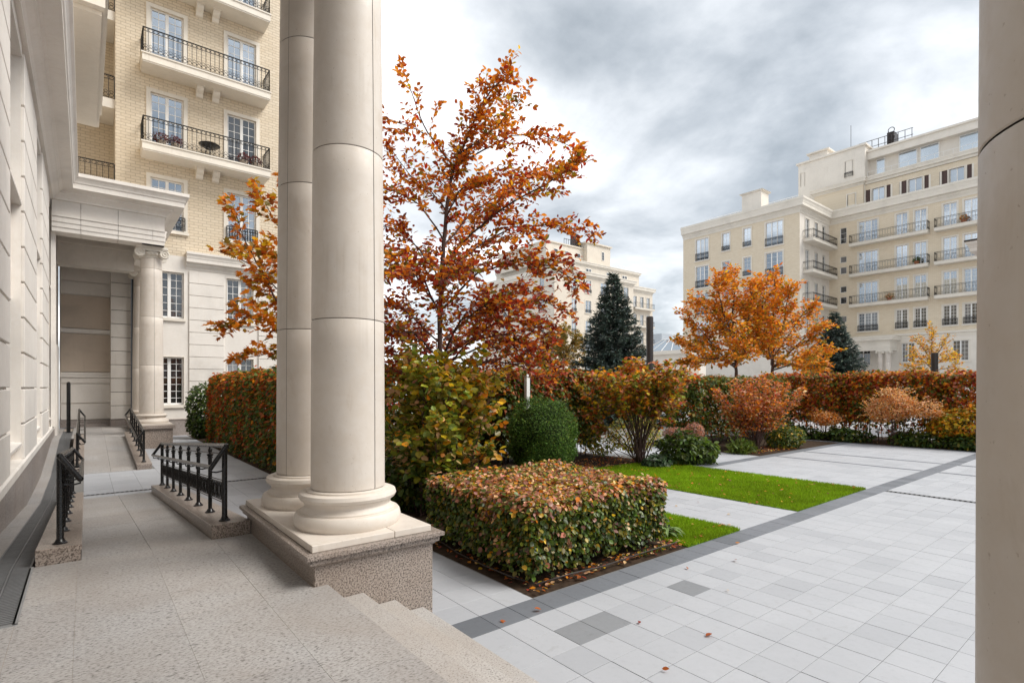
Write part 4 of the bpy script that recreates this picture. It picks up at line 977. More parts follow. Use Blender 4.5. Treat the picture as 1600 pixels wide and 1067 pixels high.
m_ = MB(); m_.box(81.2, 92, 26.1, 34.6, 26.2, 34.6); m_.box(81.0, 92.2, 25.9, 34.85, 34.6, 34.85); part('penthouse', m_.mesh('penthouse', PLASTER), rb, off)
put_window(rb, ((81.2, 0.), Q), -28.0, 30.9, win_spec(.95, 2.2, 1, 2, 1, .1, False, GLASS, .06, .05, .6)); put_window(rb, ((81.2, 0.), Q), -34.0, 31.4, win_spec(.55, 1.9, 1, 1, 1, .05, False, GLASS_DARK, .05, .05))
m_ = MB(); m_.box(82.9, 92, 4, 26.1, 30.1, 32.8); m_.box(82.0, 92, 4, 26.08, 32.8, 33.75); m_.box(81.8, 92, 4, 26.07, 33.75, 34.0); part('gallery', m_.mesh('gallery', PLASTER), rb, off)
for ya_, yb_ in ((25.2, 24.35), (22.7, 20.85), (20.4, 18.6), (16.5, 14.7), (14.2, 12.4), (10.2, 8.2)):
    w = ya_ - yb_; m_ = MB(); m_.box(-w / 2, w / 2, 0, .04, 0, 2.2); gpn = part('gallery_pane', m_.mesh('gallery_pane', GLASS_SKY), rb, sub(place(((82.86, 0), Q), -(ya_ + yb_) / 2, 30.5), rb.location), Q)
    m_ = MB(); m_.box(-w / 2 - .09, -w / 2, -.04, .05, -.05, 2.28); m_.box(w / 2, w / 2 + .09, -.04, .05, -.05, 2.28); m_.box(-w / 2, w / 2, -.04, .05, 2.2, 2.28); part('frame', m_.mesh('frame', WHITE), gpn)
m_ = MB()
for k in range(24): m_.box(81.6, 81.63, 25.9 - k * .9, 25.93 - k * .9, 30.1, 31.0)
m_.box(81.6, 81.63, 5, 25.93, 30.98, 31.02); part('roof_railing', m_.mesh('roof_railing', WHITE), rb, off)
m_ = MB(); m_.box(71.5, 73.6, 35.3, 38.0, 25.8, 29.0); m_.box(71.3, 73.8, 35.1, 38.2, 29.0, 29.12); m_.add([(71.2, 35.0, 29.12), (73.9, 35.0, 29.12), (73.9, 38.3, 29.12), (71.2, 38.3, 29.12), (72.55, 36.65, 29.6)], [(0, 1, 4), (1, 2, 4), (2, 3, 4), (3, 0, 4), (3, 2, 1, 0)]); part('chimney', m_.mesh('chimney', PLASTER), rb, off)
m_ = MB(); m_.box(82, 84.5, 31.0, 33.4, 34.8, 35.9); m_.box(81.7, 84.8, 30.7, 33.7, 35.9, 36.1); part('chimney', m_.mesh('chimney', PLASTER), rb, off)
m_ = MB(); m_.sweep([(72.0, 46), (72.0, 30.6), (76.6, 30.6), (76.6, 31.5)], cornice_prof(25.84, 1.0, .35, -.6), 1); m_.box(72.3, 81, 30.9, 45.5, 25.84, 26.6); part('roof_parapet', m_.mesh('roof_parapet', TRIM), rb, off)
m_ = MB()
for k in range(18): m_.box(73.4, 73.43, 31.2 + k * .8, 31.23 + k * .8, 26.6, 27.6)
m_.box(73.4, 73.43, 31.2, 44.8, 27.57, 27.62); m_.box(73.4, 73.43, 31.2, 44.8, 27.1, 27.13); part('roof_railing', m_.mesh('roof_railing', WHITE), rb, off)
m_ = MB(); m_.box(84, 85.6, 23.6, 24.4, 34.0, 36.4)
for k in range(3): m_.ring((83.98, 23.9, 34.7 + k * .95), .36, .05, 'x', 14, 4)
for k in range(9): m_.box(83.6, 83.66, 21.5 + k * .75, 21.56 + k * .75, 34.0, 35.9)
m_.box(83.6, 83.66, 21.4, 27.6, 35.86, 35.92); m_.box(83.6, 83.66, 21.4, 27.6, 35.0, 35.05); m_.box(83.5, 87, 21.5, 27.4, 34.0, 34.5); m_.tube([(82.5, 28.2, 34.8), (82.5, 28.2, 38.4)], .03, 5)
part('rooftop_machine', m_.mesh('rooftop_machine', IRON_BROWN), rb, off)
# entrance porch of the right-hand building
m_ = MB(); ENT3 = [(-.5, 6.8), (0, 6.8), (0, 7.1), (.04, 7.1), (.04, 7.4), (0, 7.42), (0, 7.8), (-.5, 7.8)]
pth = [(75.6, 29.3), (75.6, 21.7), (78.5, 21.7)]
m_.sweep(pth, ENT3, 1); m_.box(76.0, 78.5, 22.1, 29.3, 7.5, 7.8); part('porch_entablature', m_.mesh('porch_entablature', TRIM), rb, off)
m_ = MB(); m_.sweep(pth, cornice_prof(7.801, .65, .5, -.4), 1); m_.box(76.0, 78.5, 22.1, 29.3, 7.9, 8.4); part('porch_cornice', m_.mesh('porch_cornice', TRIM), rb, off)
for y in (22.75, 21.98): column(rb, 'porch_column', 75.98, y, .4, 6.8, .33, off, 'ionic', False)

# ================================================================== middle apartment building
mbld = thing('middle_apartment_building', 'distant cream apartment building with stepped roof terraces behind the spruce', 'building', (84, 73, 0)); off = (-84, -73, 0)
F1 = ((0., 73.), 0.); F2 = ((68.6, 0.), Q); F3 = ((0., 74.0), 0.)
holes = []; todo = []
for r_, h_ in enumerate((23.4, 19.4, 15.4, 11.4, 7.6)):
    for c, w in ((73.8, 1.2), (77.8, 1.6), (82.4, 2.0), (86.0, 1.4), (89.4, 1.4)):
        z0 = h_ - 2.45; holes.append((c - w / 2, c + w / 2, z0, h_)); todo.append((F1, c, z0, win_spec(w, 2.45, 2, 4, 1, .15, True, GLASS, .08, .13, .6)))
m_ = MB(); m_.wall(68.6, 91.8, -.06, 24.0, holes, .25); part('front_wall', m_.mesh('front_wall', PLASTER_MID), mbld, (-84, 0, 0))
holes = []
for h_ in (23.4, 19.4, 15.4, 11.4):
    for c in (-76.5, -82, -88): z0 = h_ - 2.45; holes.append((c - .6, c + .6, z0, h_)); todo.append((F2, c, z0, win_spec(1.2, 2.45, 2, 4, 1, .15, True, GLASS, .08, .13, .6)))
m_ = MB(); m_.wall(-96, -73, -.06, 24.0, holes, .25); part('side_wall', m_.mesh('side_wall', PLASTER_MID), mbld, (-15.4, -73, 0), Q)
holes = []
for h_ in (22.2, 18.3, 14.4, 10.5):
    for c in (93.6, 96.0, 98.2): z0 = h_ - 2.5; holes.append((c - .55, c + .55, z0, h_)); todo.append((F3, c, z0, win_spec(1.1, 2.5, 2, 4, 1, .15, False, GLASS, .08, .13)))
    put_balcony(mbld, F3, 92.5, 99.3, h_ - 2.95, 1.0, .34, 1.05, .35, (), False)
m_ = MB(); m_.wall(91.8, 99.8, -.06, 23.2, holes, .25); m_.box(99.7, 99.8, .01, 20, -.06, 23.2); part('right_wall', m_.mesh('right_wall', PLASTER_MID), mbld, (-84, 1, 0))
for a in todo: put_window(mbld, *a)
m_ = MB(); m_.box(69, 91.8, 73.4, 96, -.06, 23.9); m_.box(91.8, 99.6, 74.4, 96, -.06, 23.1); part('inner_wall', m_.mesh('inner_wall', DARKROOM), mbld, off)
m_ = MB(); m_.sweep([(68.6, 96), (68.6, 73), (91.8, 73), (91.8, 76)], cornice_prof(23.9, 1.1, .6, -.4), 1); m_.sweep([(91.81, 74), (99.8, 74), (99.8, 80)], cornice_prof(23.1, 1.2, .6, -.4), 1); part('cornice', m_.mesh('cornice', TRIM), mbld, off)
m_ = MB(); m_.box(69, 91.6, 73.4, 96, 23.9, 24.9); m_.box(92, 99.4, 74.5, 96, 23.1, 24.2); part('roof', m_.mesh('roof', ROOFMETAL), mbld, off)
m_ = MB(); m_.box(71.6, 96.5, 75.2, 95, 24.2, 27.0); part('setback_wall', m_.mesh('setback_wall', PLASTER_MID), mbld, off)
m_ = MB(); m_.sweep([(71.6, 95), (71.6, 75.2), (96.5, 75.2), (96.5, 90)], cornice_prof(26.9, .8, .45, -.4), 1); m_.box(72, 96.2, 75.6, 94, 26.9, 27.6); part('setback_cornice', m_.mesh('setback_cornice', TRIM), mbld, off)
for c in (75.5, 80.2, 86.5, 91.5): put_window(mbld, ((0., 75.2), 0.), c, 25.35, win_spec(1.6, 1.1, 2, 1, 1, .1, False, GLASS_DARK, .06, -.03, 0., .06))
m_ = MB(); m_.box(70.6, 82.6, 77.5, 93, 27.0, 31.0); m_.box(70.4, 82.8, 77.3, 93, 31.0, 31.25); part('upper_storey', m_.mesh('upper_storey', PLASTER_MID), mbld, off)
for c in (73.2, 76.2, 79.6): put_window(mbld, ((0., 77.5), 0.), c, 29.0, win_spec(1.1, .9, 1, 1, 1, .08, False, GLASS_DARK, .06, -.03, 0., .06))
m_ = MB(); m_.box(81.2, 88.4, 76.5, 84, 27.0, 32.2); m_.box(80.9, 88.7, 76.2, 84.3, 32.2, 32.5); part('stair_tower', m_.mesh('stair_tower', PLASTER_MID), mbld, off)
put_window(mbld, ((0., 76.5), 0.), 86.0, 29.2, win_spec(.8, 1.8, 1, 3, 2, .08, False, GLASS_DARK, .06, -.03, 0., .06))
m_ = MB(); m_.box(79.2, 80.4, 78.2, 79.4, 31.2, 34.2); m_.ring((79.8, 78.1, 33.2), .7, .15, 'y', 14, 5)
for k in range(10): m_.box(76 + k * .6, 76.08 + k * .6, 78.0, 78.06, 31.2, 32.6)
m_.box(76, 81.5, 78.0, 78.06, 32.5, 32.6); part('rooftop_machine', m_.mesh('rooftop_machine', IRON_BROWN), mbld, off)
m_ = MB()
for k in range(20): m_.box(88.8 + k * .38, 88.83 + k * .38, 75.5, 75.53, 27.6, 28.6)
m_.box(88.8, 96.4, 75.5, 75.53, 28.56, 28.62); part('roof_railing', m_.mesh('roof_railing', WHITE), mbld, off)

# ================================================================== small pavilion, far white block, neighbouring portico
pv = thing('garden_pavilion', 'small beige pavilion with a pyramid glass roof beside the orange trees', 'pavilion', (52.5, 35.5, 0)); off = (-52.5, -35.5, 0)
m_ = MB(); m_.box(50.4, 55.2, 33.6, 38.5, -.06, 5.95); part('wall', m_.mesh('wall', PLASTER), pv, off)
m_ = MB(); m_.box(50.0, 55.6, 33.2, 38.9, 5.95, 6.35); part('cornice', m_.mesh('cornice', TRIM), pv, off)
m_ = MB(); A = [(50.2, 33.4, 6.351), (55.4, 33.4, 6.351), (55.4, 38.7, 6.351), (50.2, 38.7, 6.351)]; T = [(51.9, 35.1, 7.75), (53.7, 35.1, 7.75), (53.7, 37.0, 7.75), (51.9, 37.0, 7.75)]
m_.hexa(A + T); rf = part('roof', m_.mesh('roof', GLASS_SKY), pv, off)
m_ = MB()
for i in range(4):
    m_.tube([A[i], T[i]], .06, 5); m_.tube([T[i], T[(i + 1) % 4]], .06, 5)
    for k in (1, 2, 3):
        a = Vector(A[i]).lerp(Vector(A[(i + 1) % 4]), k / 4); b = Vector(T[i]).lerp(Vector(T[(i + 1) % 4]), k / 4); m_.tube([a, b], .04, 4)
part('rib', m_.mesh('rib', WHITE), rf)
m_ = MB(); m_.box(51.9, 53.6, 33.5, 33.6, 1.0, 4.6); part('panel', m_.mesh('panel', LIME_DARK), pv, off)
fb = thing('far_white_block', 'far white rooftops seen between the two apartment buildings', 'building', (160, 110, 0)); off = (-160, -110, 0)
m_ = MB(); m_.box(150, 175, 108, 125, -.06, 17); part('wall', m_.mesh('wall', WHITE), fb, off)
m_ = MB(); m_.box(152, 158, 109, 115, 17, 20.5); m_.box(162, 165, 109, 113, 17, 19.5); m_.box(151, 174, 107.9, 108, 15.2, 15.8); part('roof_box', m_.mesh('roof_box', ROOFMETAL), fb, off)
for k in range(9):
    m_ = MB(); m_.box(151.5 + k * 2.5, 153 + k * 2.5, 107.8, 107.95, 12, 14); part('window', m_.mesh('window', GLASS_DARK), fb, off)
gp = thing('neighbouring_portico', 'corner of a stone portico cornice peeping out behind the big right column', 'portico', (36, 4.5, 0)); off = (-36, -4.5, 0)
m_ = MB(); pth = [(42, 5.95), (34.95, 5.95), (34.95, -3)]; m_.sweep(pth, ENT, 1); m_.box(35.1, 42, -3, 5.8, 7.65, 8.72); part('entablature', m_.mesh('entablature', LIME), gp, off)
m_ = MB(); m_.sweep(pth, cornice_prof(8.721, .82, .68, -.3), 1); part('cornice', m_.mesh('cornice', LIME), gp, off)
m_ = MB(); m_.sweep(pth, [(-.3, 9.542), (.72, 9.542), (.72, 9.62), (-.3, 9.8)], 1); m_.box(35, 42, -3, 5.8, 9.545, 9.75); part('lead_flashing', m_.mesh('lead_flashing', IRON_BROWN), gp, off)
for y in (4.9, 1.0): column(gp, 'column', 35.5, y, .3, 7.65, .36, off, 'ionic', False)
m_ = MB(); m_.box(38.5, 42, -3, 5.7, -.06, 7.65); part('wall', m_.mesh('wall', LIME), gp, off)
# ================================================================== ramp railings
def ramp_railing(label, x, ya, yb, side, n):
    """iron railing on the kerb; side = direction (+1/-1 in x) of the lower handrail"""
    z_ = lambda y: zr(y) + .155
    t = thing('ramp_railing', label, 'railing', (x, ya, z_(ya)), 'iron railings along the ramps')
    o_ = (-x, -ya, -z_(ya)); ys = [ya + (yb - ya) * i / (n - 1) for i in range(n)]
    for i, y in enumerate(ys):
        z = z_(y); m_ = MB(); hi = i in (0, n - 1)
        r0 = .030 if hi else .024
        m_.lathe([(.062, z - .004), (.062, z + .012), (.045, z + .024), (.036, z + .045), (r0, z + .055), (r0, z + (.87 if hi else .72))], (x, y), 14)
        if not hi:
            m_.lathe([(r0, z + .72), (.034, z + .728), (.034, z + .738), (.026, z + .745), (.040, z + .765), (.040, z + .778), (.020, z + .785), (.017, z + .80), (.026, z + .82), (.027, z + .838), (.016, z + .856), (.010, z + .88)], (x, y), 12)
        m_.tube([(x, y, z + .60), (x + side * .09, y, z + .585), (x + side * .16, y, z + .60), (x + side * .16, y, z + .63)], .009, 6)
        part('post', m_.mesh('post', IRON), t, o_)
    ea, eb = ys[0] - .10, ys[-1] + .10
    up = [(x, ea, z_(ys[0]) + .895 + (z_(ys[0]) - z_(ys[1])) * .1)] + [(x, y, z_(y) + .895) for y in ys] + [(x, eb, z_(ys[-1]) + .895)]
    lo = [(x + side * .16, ea + .0, z_(ys[0]) + .655)] + [(x + side * .16, y, z_(y) + .655) for y in ys] + [(x + side * .16, eb, z_(ys[-1]) + .655)]
    m_ = MB(); m_.tube(up, .027, 12); part('handrail', m_.mesh('handrail', IRON), t, o_)
    m_ = MB(); m_.tube(lo, .025, 12); part('handrail', m_.mesh('handrail', IRON), t, o_)
    for a, b in ((up[0], lo[0]), (up[-1], lo[-1])):
        m_ = MB(); a, b = Vector(a), Vector(b); m_.tube([a, a.lerp(b, .5), b], .027, 12)
        for q in (a, b): m_.lathe([(.004, q.z - .03), (.022, q.z - .02), (.0285, q.z), (.022, q.z + .02), (.004, q.z + .03)], (q.x, q.y), 10)
        part('rail_end', m_.mesh('rail_end', IRON), t, o_)
    m_ = MB(); m_.tube([(x, y, z_(y) + .80) for y in ys], .008, 6); part('tie_rod', m_.mesh('tie_rod', IRON), t, o_)
    for a, b in zip(ys[:-1], ys[1:]):
        m_ = MB(); za, zb = z_(a), z_(b); q = lambda f, h: (x, a + (b - a) * f, za + (zb - za) * f + h)
        for h in (.21, .235, .45, .475): m_.tube([q(.03, h), q(.97, h)], .007, 5)
        k = 7
        for i in range(k):
            f_ = (i + .5) / k
            if i % 2 == 0:
                c = Vector(q(f_, .343)); pts = [c + Vector((0, .045 * math.cos(u), .105 * math.sin(u))) for u in [2 * math.pi * j / 14 for j in range(15)]]
                m_.tube(pts, .006, 4, False)
            else:
                for d_ in (-.03, .03): m_.tube([q(f_ + d_, .235), q(f_ + d_, .45)], .006, 4)
                m_.ring(q(f_, .40), .022, .005, 'x', 10, 4); m_.ring(q(f_, .285), .022, .005, 'x', 10, 4)
        part('scroll_panel', m_.mesh('scroll_panel', IRON), t, o_)
    return t
ramp_railing('black iron railing on the granite kerb next to the near column pedestal', 1.30, 7.12, 13.75, -1, 8)
ramp_railing('black iron railing with scroll panel nearest the stone wall', -.20, 7.12, 13.75, 1, 8)
ramp_railing('black iron railing climbing to the far portico column', 1.30, 18.4, 23.9, -1, 7)
ramp_railing('small distant black iron railing by the far end of the stone wall', -.17, 18.4, 23.9, 1, 7)
# black post at the far end of the wall
t = thing('black_post', 'slim black metal post standing at the far end of the stone wall', 'post', (-.52, 27.6, .5))
m_ = MB(); m_.lathe([(.10, 0), (.10, .02), (.065, .03), (.065, 1.95), (.05, 2.0), (.01, 2.02)], (0, 0), 16); part('shaft', m_.mesh('shaft', IRON), t)
# garden lights
def lamp(label, loc, h, r):
    t = thing('light_column', label, 'lamp', loc, 'tall black light columns')
    m_ = MB(); m_.lathe([(r * 1.15, -.05), (r * 1.15, .05), (r, .06), (r, h - .75)], (0, 0), 24); part('shaft', m_.mesh('shaft', IRON_BROWN), t)
    m_ = MB(); m_.lathe([(r * .9, h - .75), (r * .9, h - .70), (r * .99, h - .70), (r, h - .1), (r * .95, h - .02), (r * .7, h)], (0, 0), 24); part('lamp_head', m_.mesh('lamp_head', IRON_BROWN), t)
lamp('tall black cylindrical light column in front of the tall blue spruce', (21.5, 16.1, 0), 5.75, .17)
lamp('short black light column in front of the yellow tree', (37.3, 8.55, 0), 4.25, .17)
t = thing('garden_light', 'small white box light in the bed behind the column base', 'lamp', (3.72, 9.2, 0))
m_ = MB(); m_.box(-.03, .03, -.03, .03, 0, .14); part('stake', m_.mesh('stake', IRON), t)
m_ = MB(); m_.box(-.09, .09, -.09, .09, .14, .30); m_.add([(-.105, -.105, .30), (.105, -.105, .30), (.105, .105, .30), (-.105, .105, .30), (-.03, -.03, .335), (.03, -.03, .335), (.03, .03, .335), (-.03, .03, .335)], [(0, 1, 5, 4), (1, 2, 6, 5), (2, 3, 7, 6), (3, 0, 4, 7), (4, 5, 6, 7), (3, 2, 1, 0)]); part('lamp_head', m_.mesh('lamp_head', WHITE), t)
t = thing('white_post', 'white post rising above the clipped yew ball', 'post', (10.15, 11.97, 0)); m_ = MB(); m_.box(-.06, .06, -.06, .06, 0, 2.62); part('shaft', m_.mesh('shaft', WHITE), t); m_ = MB(); m_.box(-.08, .08, -.08, .08, 2.62, 2.68); part('cap', m_.mesh('cap', WHITE), t)
# drip hose along the hedge bed
m_ = MB(); hs = [(4.15, 8.0), (4.03, 6.8), (3.95, 6.1), (3.90, 5.4), (3.92, 4.95), (4.02, 4.58), (4.5, 4.53), (5.1, 4.50), (5.7, 4.53), (6.3, 4.50), (6.7, 4.54)]
m_.tube([(a, b, .065 + .012 * math.sin(i * 2.3)) for i, (a, b) in enumerate(hs)], .009, 6); hb = thing('drip_hose', 'thin brown drip hose lying on the soil at the foot of the box hedge', 'hose', (0, 0, 0), mesh=m_.mesh('drip_hose', IRON_BROWN))
# balcony furniture of the brick block (second balcony up)
zb = heads[1] - 2.75 - .43 + .42
t = thing('balcony_table', 'round black table on the brick block balcony', 'table', (4.72, 29.45, zb))
m_ = MB(); m_.lathe([(.46, .70), (.47, .715), (.46, .73), (.02, .735)], (0, 0), 28); m_.lathe([(.02, .52), (.2, .55), (.40, .66), (.45, .70)], (0, 0), 24, cap=False); part('table_top', m_.mesh('table_top', IRON), t)
for a in (0.4, 2.5, 4.6):
    m_ = MB(); m_.tube([(.16 * math.cos(a), .16 * math.sin(a), .55), (.2 * math.cos(a), .2 * math.sin(a), .25), (.28 * math.cos(a), .28 * math.sin(a), 0)], .016, 6); part('leg', m_.mesh('leg', IRON), t)

# ================================================================== foliage
def noise3(p, seed, freq):
    r_ = np.random.default_rng(seed); s = np.zeros(len(p))
    for i in range(6):
        k = r_.normal(0, 1, 3) * freq * (1 + .35 * i); s += np.sin(p @ k + r_.uniform(0, 6.28)) / (1 + .35 * i)
    return s / 3.2
SHAPES = {
 'oval': (np.array([(0, 0, 0), (-.24, .26, .05), (-.29, .55, .06), (-.14, .85, .03), (0, 1, -.04), (.14, .85, .03), (.29, .55, .06), (.24, .26, .05)]), [(0, 4, 3, 2, 1), (0, 7, 6, 5, 4)]),
 'broad': (np.array([(0, 0, 0), (-.30, .18, .05), (-.40, .48, .06), (-.22, .82, .03), (0, 1, -.05), (.22, .82, .03), (.40, .48, .06), (.30, .18, .05)]), [(0, 4, 3, 2, 1), (0, 7, 6, 5, 4)]),
 'simple': (np.array([(0, 0, 0), (-.30, .48, .06), (0, 1, -.03), (.30, .48, .06)]), [(0, 2, 1), (0, 3, 2)]),
 'lobed': (np.array([(0, 0, 0), (-.20, .10, .03), (-.44, .28, .05), (-.25, .42, .04), (-.36, .74, .05), (-.12, .68, .03), (0, 1, -.05), (.12, .68, .03), (.36, .74, .05), (.25, .42, .04), (.44, .28, .05), (.20, .10, .03)]), [(0, 6, 5, 4, 3, 2, 1), (0, 11, 10, 9, 8, 7, 6)]),
 'needle': (np.array([(0, 0, 0), (-.13, .4, .03), (0, 1, 0), (.13, .4, .03)]), [(0, 2, 1), (0, 3, 2)]),
}
def norm(a): return a / np.maximum(np.linalg.norm(a, axis=1, keepdims=True), 1e-9)
def single_leaves(pos, nrm, tip, size, col, mat_, shape, parent, count):
    w = pos + np.array(parent.location); d = w - np.array(CAM); dep = d @ np.array(FW); u = d @ np.array(RT) / np.maximum(dep, .1) * 833 + 800; v = 605 - d[:, 2] / np.maximum(dep, .1) * 833
    ok = (dep > .5) & (u > 0) & (u < 1525) & (v > 0) & (v < 1060) & ~((u > 428) & (u < 612))
    score = np.where(ok, size / np.maximum(dep, .1), 0); n = norm(nrm); face = np.abs(np.sum(n * norm(-d), 1)); score = score * (.4 + face)
    score *= np.exp(-(dep - np.percentile(dep[ok], 3)).clip(0) * 1.2) if ok.any() else 1
    idx = np.argsort(-score)[:count]; tv, tf = SHAPES[shape]
    cents = col[idx[::max(1, len(idx) // 24)]][:24]; meshes = []
    for c in cents:
        me = bpy.data.meshes.new('leaf'); me.from_pydata([tuple(q) for q in tv], [], tf)
        at = me.attributes.new('leafcol', 'FLOAT_COLOR', 'FACE'); at.data.foreach_set('color', np.tile(np.r_[np.clip(c, .003, .9), 1.], len(tf)).astype(np.float32)); me.materials.append(mat_); meshes.append(me)
    for i in idx:
        N_ = Vector(n[i]); T_ = Vector(tip[i]); T_ = (T_ - N_ * T_.dot(N_)).normalized(); S_ = T_.cross(N_); k = int(np.argmin(((cents - col[i]) ** 2).sum(1)))
        o = part('leaf', meshes[k], parent); M_ = Matrix((S_, T_, N_)).transposed() * float(size[i]); M_ = M_.to_4x4(); M_.translation = Vector(pos[i]); o.matrix_local = M_
    keep = np.ones(len(pos), bool); keep[idx] = False; return keep
def leaf_obj(name, pos, nrm, tip, size, col, mat_, shape, parent, loc=(0, 0, 0), label=None, kind='stuff', singles=0):
    if singles:                                   # the leaves that show largest are parts of their own
        keep = single_leaves(pos, nrm, tip, size, col, mat_, shape, parent, singles); pos, nrm, tip, size, col = pos[keep], nrm[keep], tip[keep], size[keep], col[keep]
    tv, tf = SHAPES[shape]; N = len(pos); k = len(tv)
    n = norm(nrm); t = norm(tip - n * np.sum(tip * n, 1, keepdims=True)); s = np.cross(t, n)
    v = pos[:, None, :] + size[:, None, None] * (tv[None, :, 0:1] * s[:, None, :] + tv[None, :, 1:2] * t[:, None, :] + tv[None, :, 2:3] * n[:, None, :])
    fl = [len(f_) for f_ in tf]; per = sum(fl); idx = np.concatenate([np.array(f_) for f_ in tf])
    loops = (np.arange(N)[:, None] * k + idx[None, :]).reshape(-1)
    tot = np.tile(np.array(fl), N); st = np.concatenate([[0], np.cumsum(tot)[:-1]])
    me = bpy.data.meshes.new(name); me.vertices.add(N * k); me.loops.add(N * per); me.polygons.add(N * len(tf))
    me.vertices.foreach_set('co', v.astype(np.float32).reshape(-1)); me.loops.foreach_set('vertex_index', loops.astype(np.int32))
    me.polygons.foreach_set('loop_start', st.astype(np.int32)); me.polygons.foreach_set('loop_total', tot.astype(np.int32))
    me.update(calc_edges=True)
    at = me.attributes.new('leafcol', 'FLOAT_COLOR', 'FACE'); cc = np.repeat(np.c_[np.clip(col, .003, .9), np.ones(N)], len(tf), axis=0)
    at.data.foreach_set('color', cc.astype(np.float32).reshape(-1)); me.materials.append(mat_)
    return part(name, me, parent, loc, kind=kind, label=label)
GREEN_D = (.050, .085, .016); GREEN = (.105, .160, .022); GREEN_Y = (.30, .31, .028); OLIVE = (.23, .185, .028)
YELLOW = (.68, .42, .025); ORANGE = (.74, .265, .018); ORANGE_D = (.56, .155, .013); RUST = (.42, .105, .020); RED = (.42, .045, .014); RED_D = (.25, .034, .018)
PEACH = (.80, .47, .24); PINK = (.58, .25, .15); PURPLE = (.27, .115, .09)
def palette(p, seed, cols, weights_fn, freq=1.6, jitter=.22):
    """pick colours per leaf: weights_fn(noise, p) gives weights over cols"""
    n = noise3(p, seed, freq); W = np.maximum(weights_fn(n, p), 0) + 1e-6; W /= W.sum(1, keepdims=True)
    r_ = RNG.random(len(p))[:, None]; i = (np.cumsum(W, 1) < r_).sum(1).clip(0, len(cols) - 1)
    c = np.array(cols)[i]; c = c * (1 + RNG.normal(0, jitter, (len(p), 1))) * (1 + RNG.normal(0, .08, (len(p), 3)))
    return c
def stems(parent, base_pts, top_fn, n, r0, seed, mat_=BARK_RED, name='stem', segs=4):
    rs = random.Random(seed)
    for k in range(n):
        b = base_pts(rs); tpt = top_fn(rs, b); m_ = MB(); pts = []; rr_ = []
        for i in range(segs + 1):
            f_ = i / segs; j = .05 * math.sin(f_ * math.pi)
            pts.append((b[0] + (tpt[0] - b[0]) * f_ ** 1.15 + rs.uniform(-j, j), b[1] + (tpt[1] - b[1]) * f_ ** 1.15 + rs.uniform(-j, j), b[2] + (tpt[2] - b[2]) * f_)); rr_.append(r0 * (1 - .7 * f_) * rs.uniform(.8, 1.2))
        m_.tube(pts, rr_, 5); part(name, m_.mesh(name, mat_), parent)
def box_hedge(name, label, cat, x0, x1, y0, y1, h, n, size, cols, wf, seed, zlo=.1, shape='oval', lump=.08, inner=.30, rad=.18, mat_=LEAF, nstem=20, droop=.5, group=None, thin=0.):
    c = ((x0 + x1) / 2, (y0 + y1) / 2, 0); lx, ly = (x1 - x0) / 2, (y1 - y0) / 2
    t = thing(name, label, cat, c, group)
    A = np.array([4 * ly * h, 4 * lx * h, 4 * lx * ly * 1.0]); A = A / A.sum()
    f_ = RNG.choice(3, n, p=A); u, v = RNG.uniform(-1, 1, n), RNG.uniform(-1, 1, n); sg = RNG.choice([-1, 1], n)
    p = np.zeros((n, 3)); nr = np.zeros((n, 3)); hz = zlo + (h - zlo) * (v + 1) / 2
    m0, m1, m2 = f_ == 0, f_ == 1, f_ == 2
    p[m0] = np.c_[lx * sg, ly * u, hz][m0]; nr[m0] = np.c_[sg, 0 * u, 0 * u][m0]
    p[m1] = np.c_[lx * u, ly * sg, hz][m1]; nr[m1] = np.c_[0 * u, sg, 0 * u][m1]
    p[m2] = np.c_[lx * u, ly * v, np.full(n, h)][m2]; nr[m2] = np.array([0, 0, 1.])
    # rounded shoulders
    q = np.c_[np.clip(p[:, 0], -lx + rad, lx - rad), np.clip(p[:, 1], -ly + rad, ly - rad), np.minimum(p[:, 2], h - rad)]
    d = p - q; L = np.linalg.norm(d, axis=1); k = L > 1e-6
    out = np.where(k[:, None], d / np.maximum(L, 1e-6)[:, None], nr); p = np.where((L > rad)[:, None], q + out * rad, p)
    nr = norm(nr * .5 + out)
    dep = RNG.exponential(inner * .33, n).clip(0, inner); bl_ = noise3(p + np.array(c), seed + 1, 2.2) * lump + noise3(p + np.array(c), seed + 2, 6) * lump * .5
    p = p + nr * (bl_ - dep)[:, None] + RNG.normal(0, size * .35, (n, 3))
    if thin > 0:                                      # sparse foot where only stems stand
        keep = RNG.random(n) < np.clip((p[:, 2] - zlo) / thin, .06, 1) ** 1.5
        p, nr, n = p[keep], nr[keep], int(keep.sum())
    p[:, 2] = np.maximum(p[:, 2], .04)
    tip = nr * .35 + np.c_[RNG.normal(0, .5, (n, 2)), RNG.normal(-droop, .4, n)]; ln = nr * .65 + np.c_[RNG.normal(0, .55, (n, 2)), RNG.normal(.6, .45, n)]
    pw = p + np.array(c)
    leaf_obj('foliage', p, ln, tip, RNG.uniform(.6, 1.25, n) * size, palette(pw, seed, cols, wf), mat_, shape, t)
    if nstem:
        stems(t, lambda r_: (r_.uniform(-lx + .2, lx - .2), r_.uniform(-ly + .2, ly - .2), -.02), lambda r_, b: (b[0] + r_.uniform(-.25, .25), b[1] + r_.uniform(-.25, .25), h * r_.uniform(.6, .92)), nstem, .018, seed)
    return t
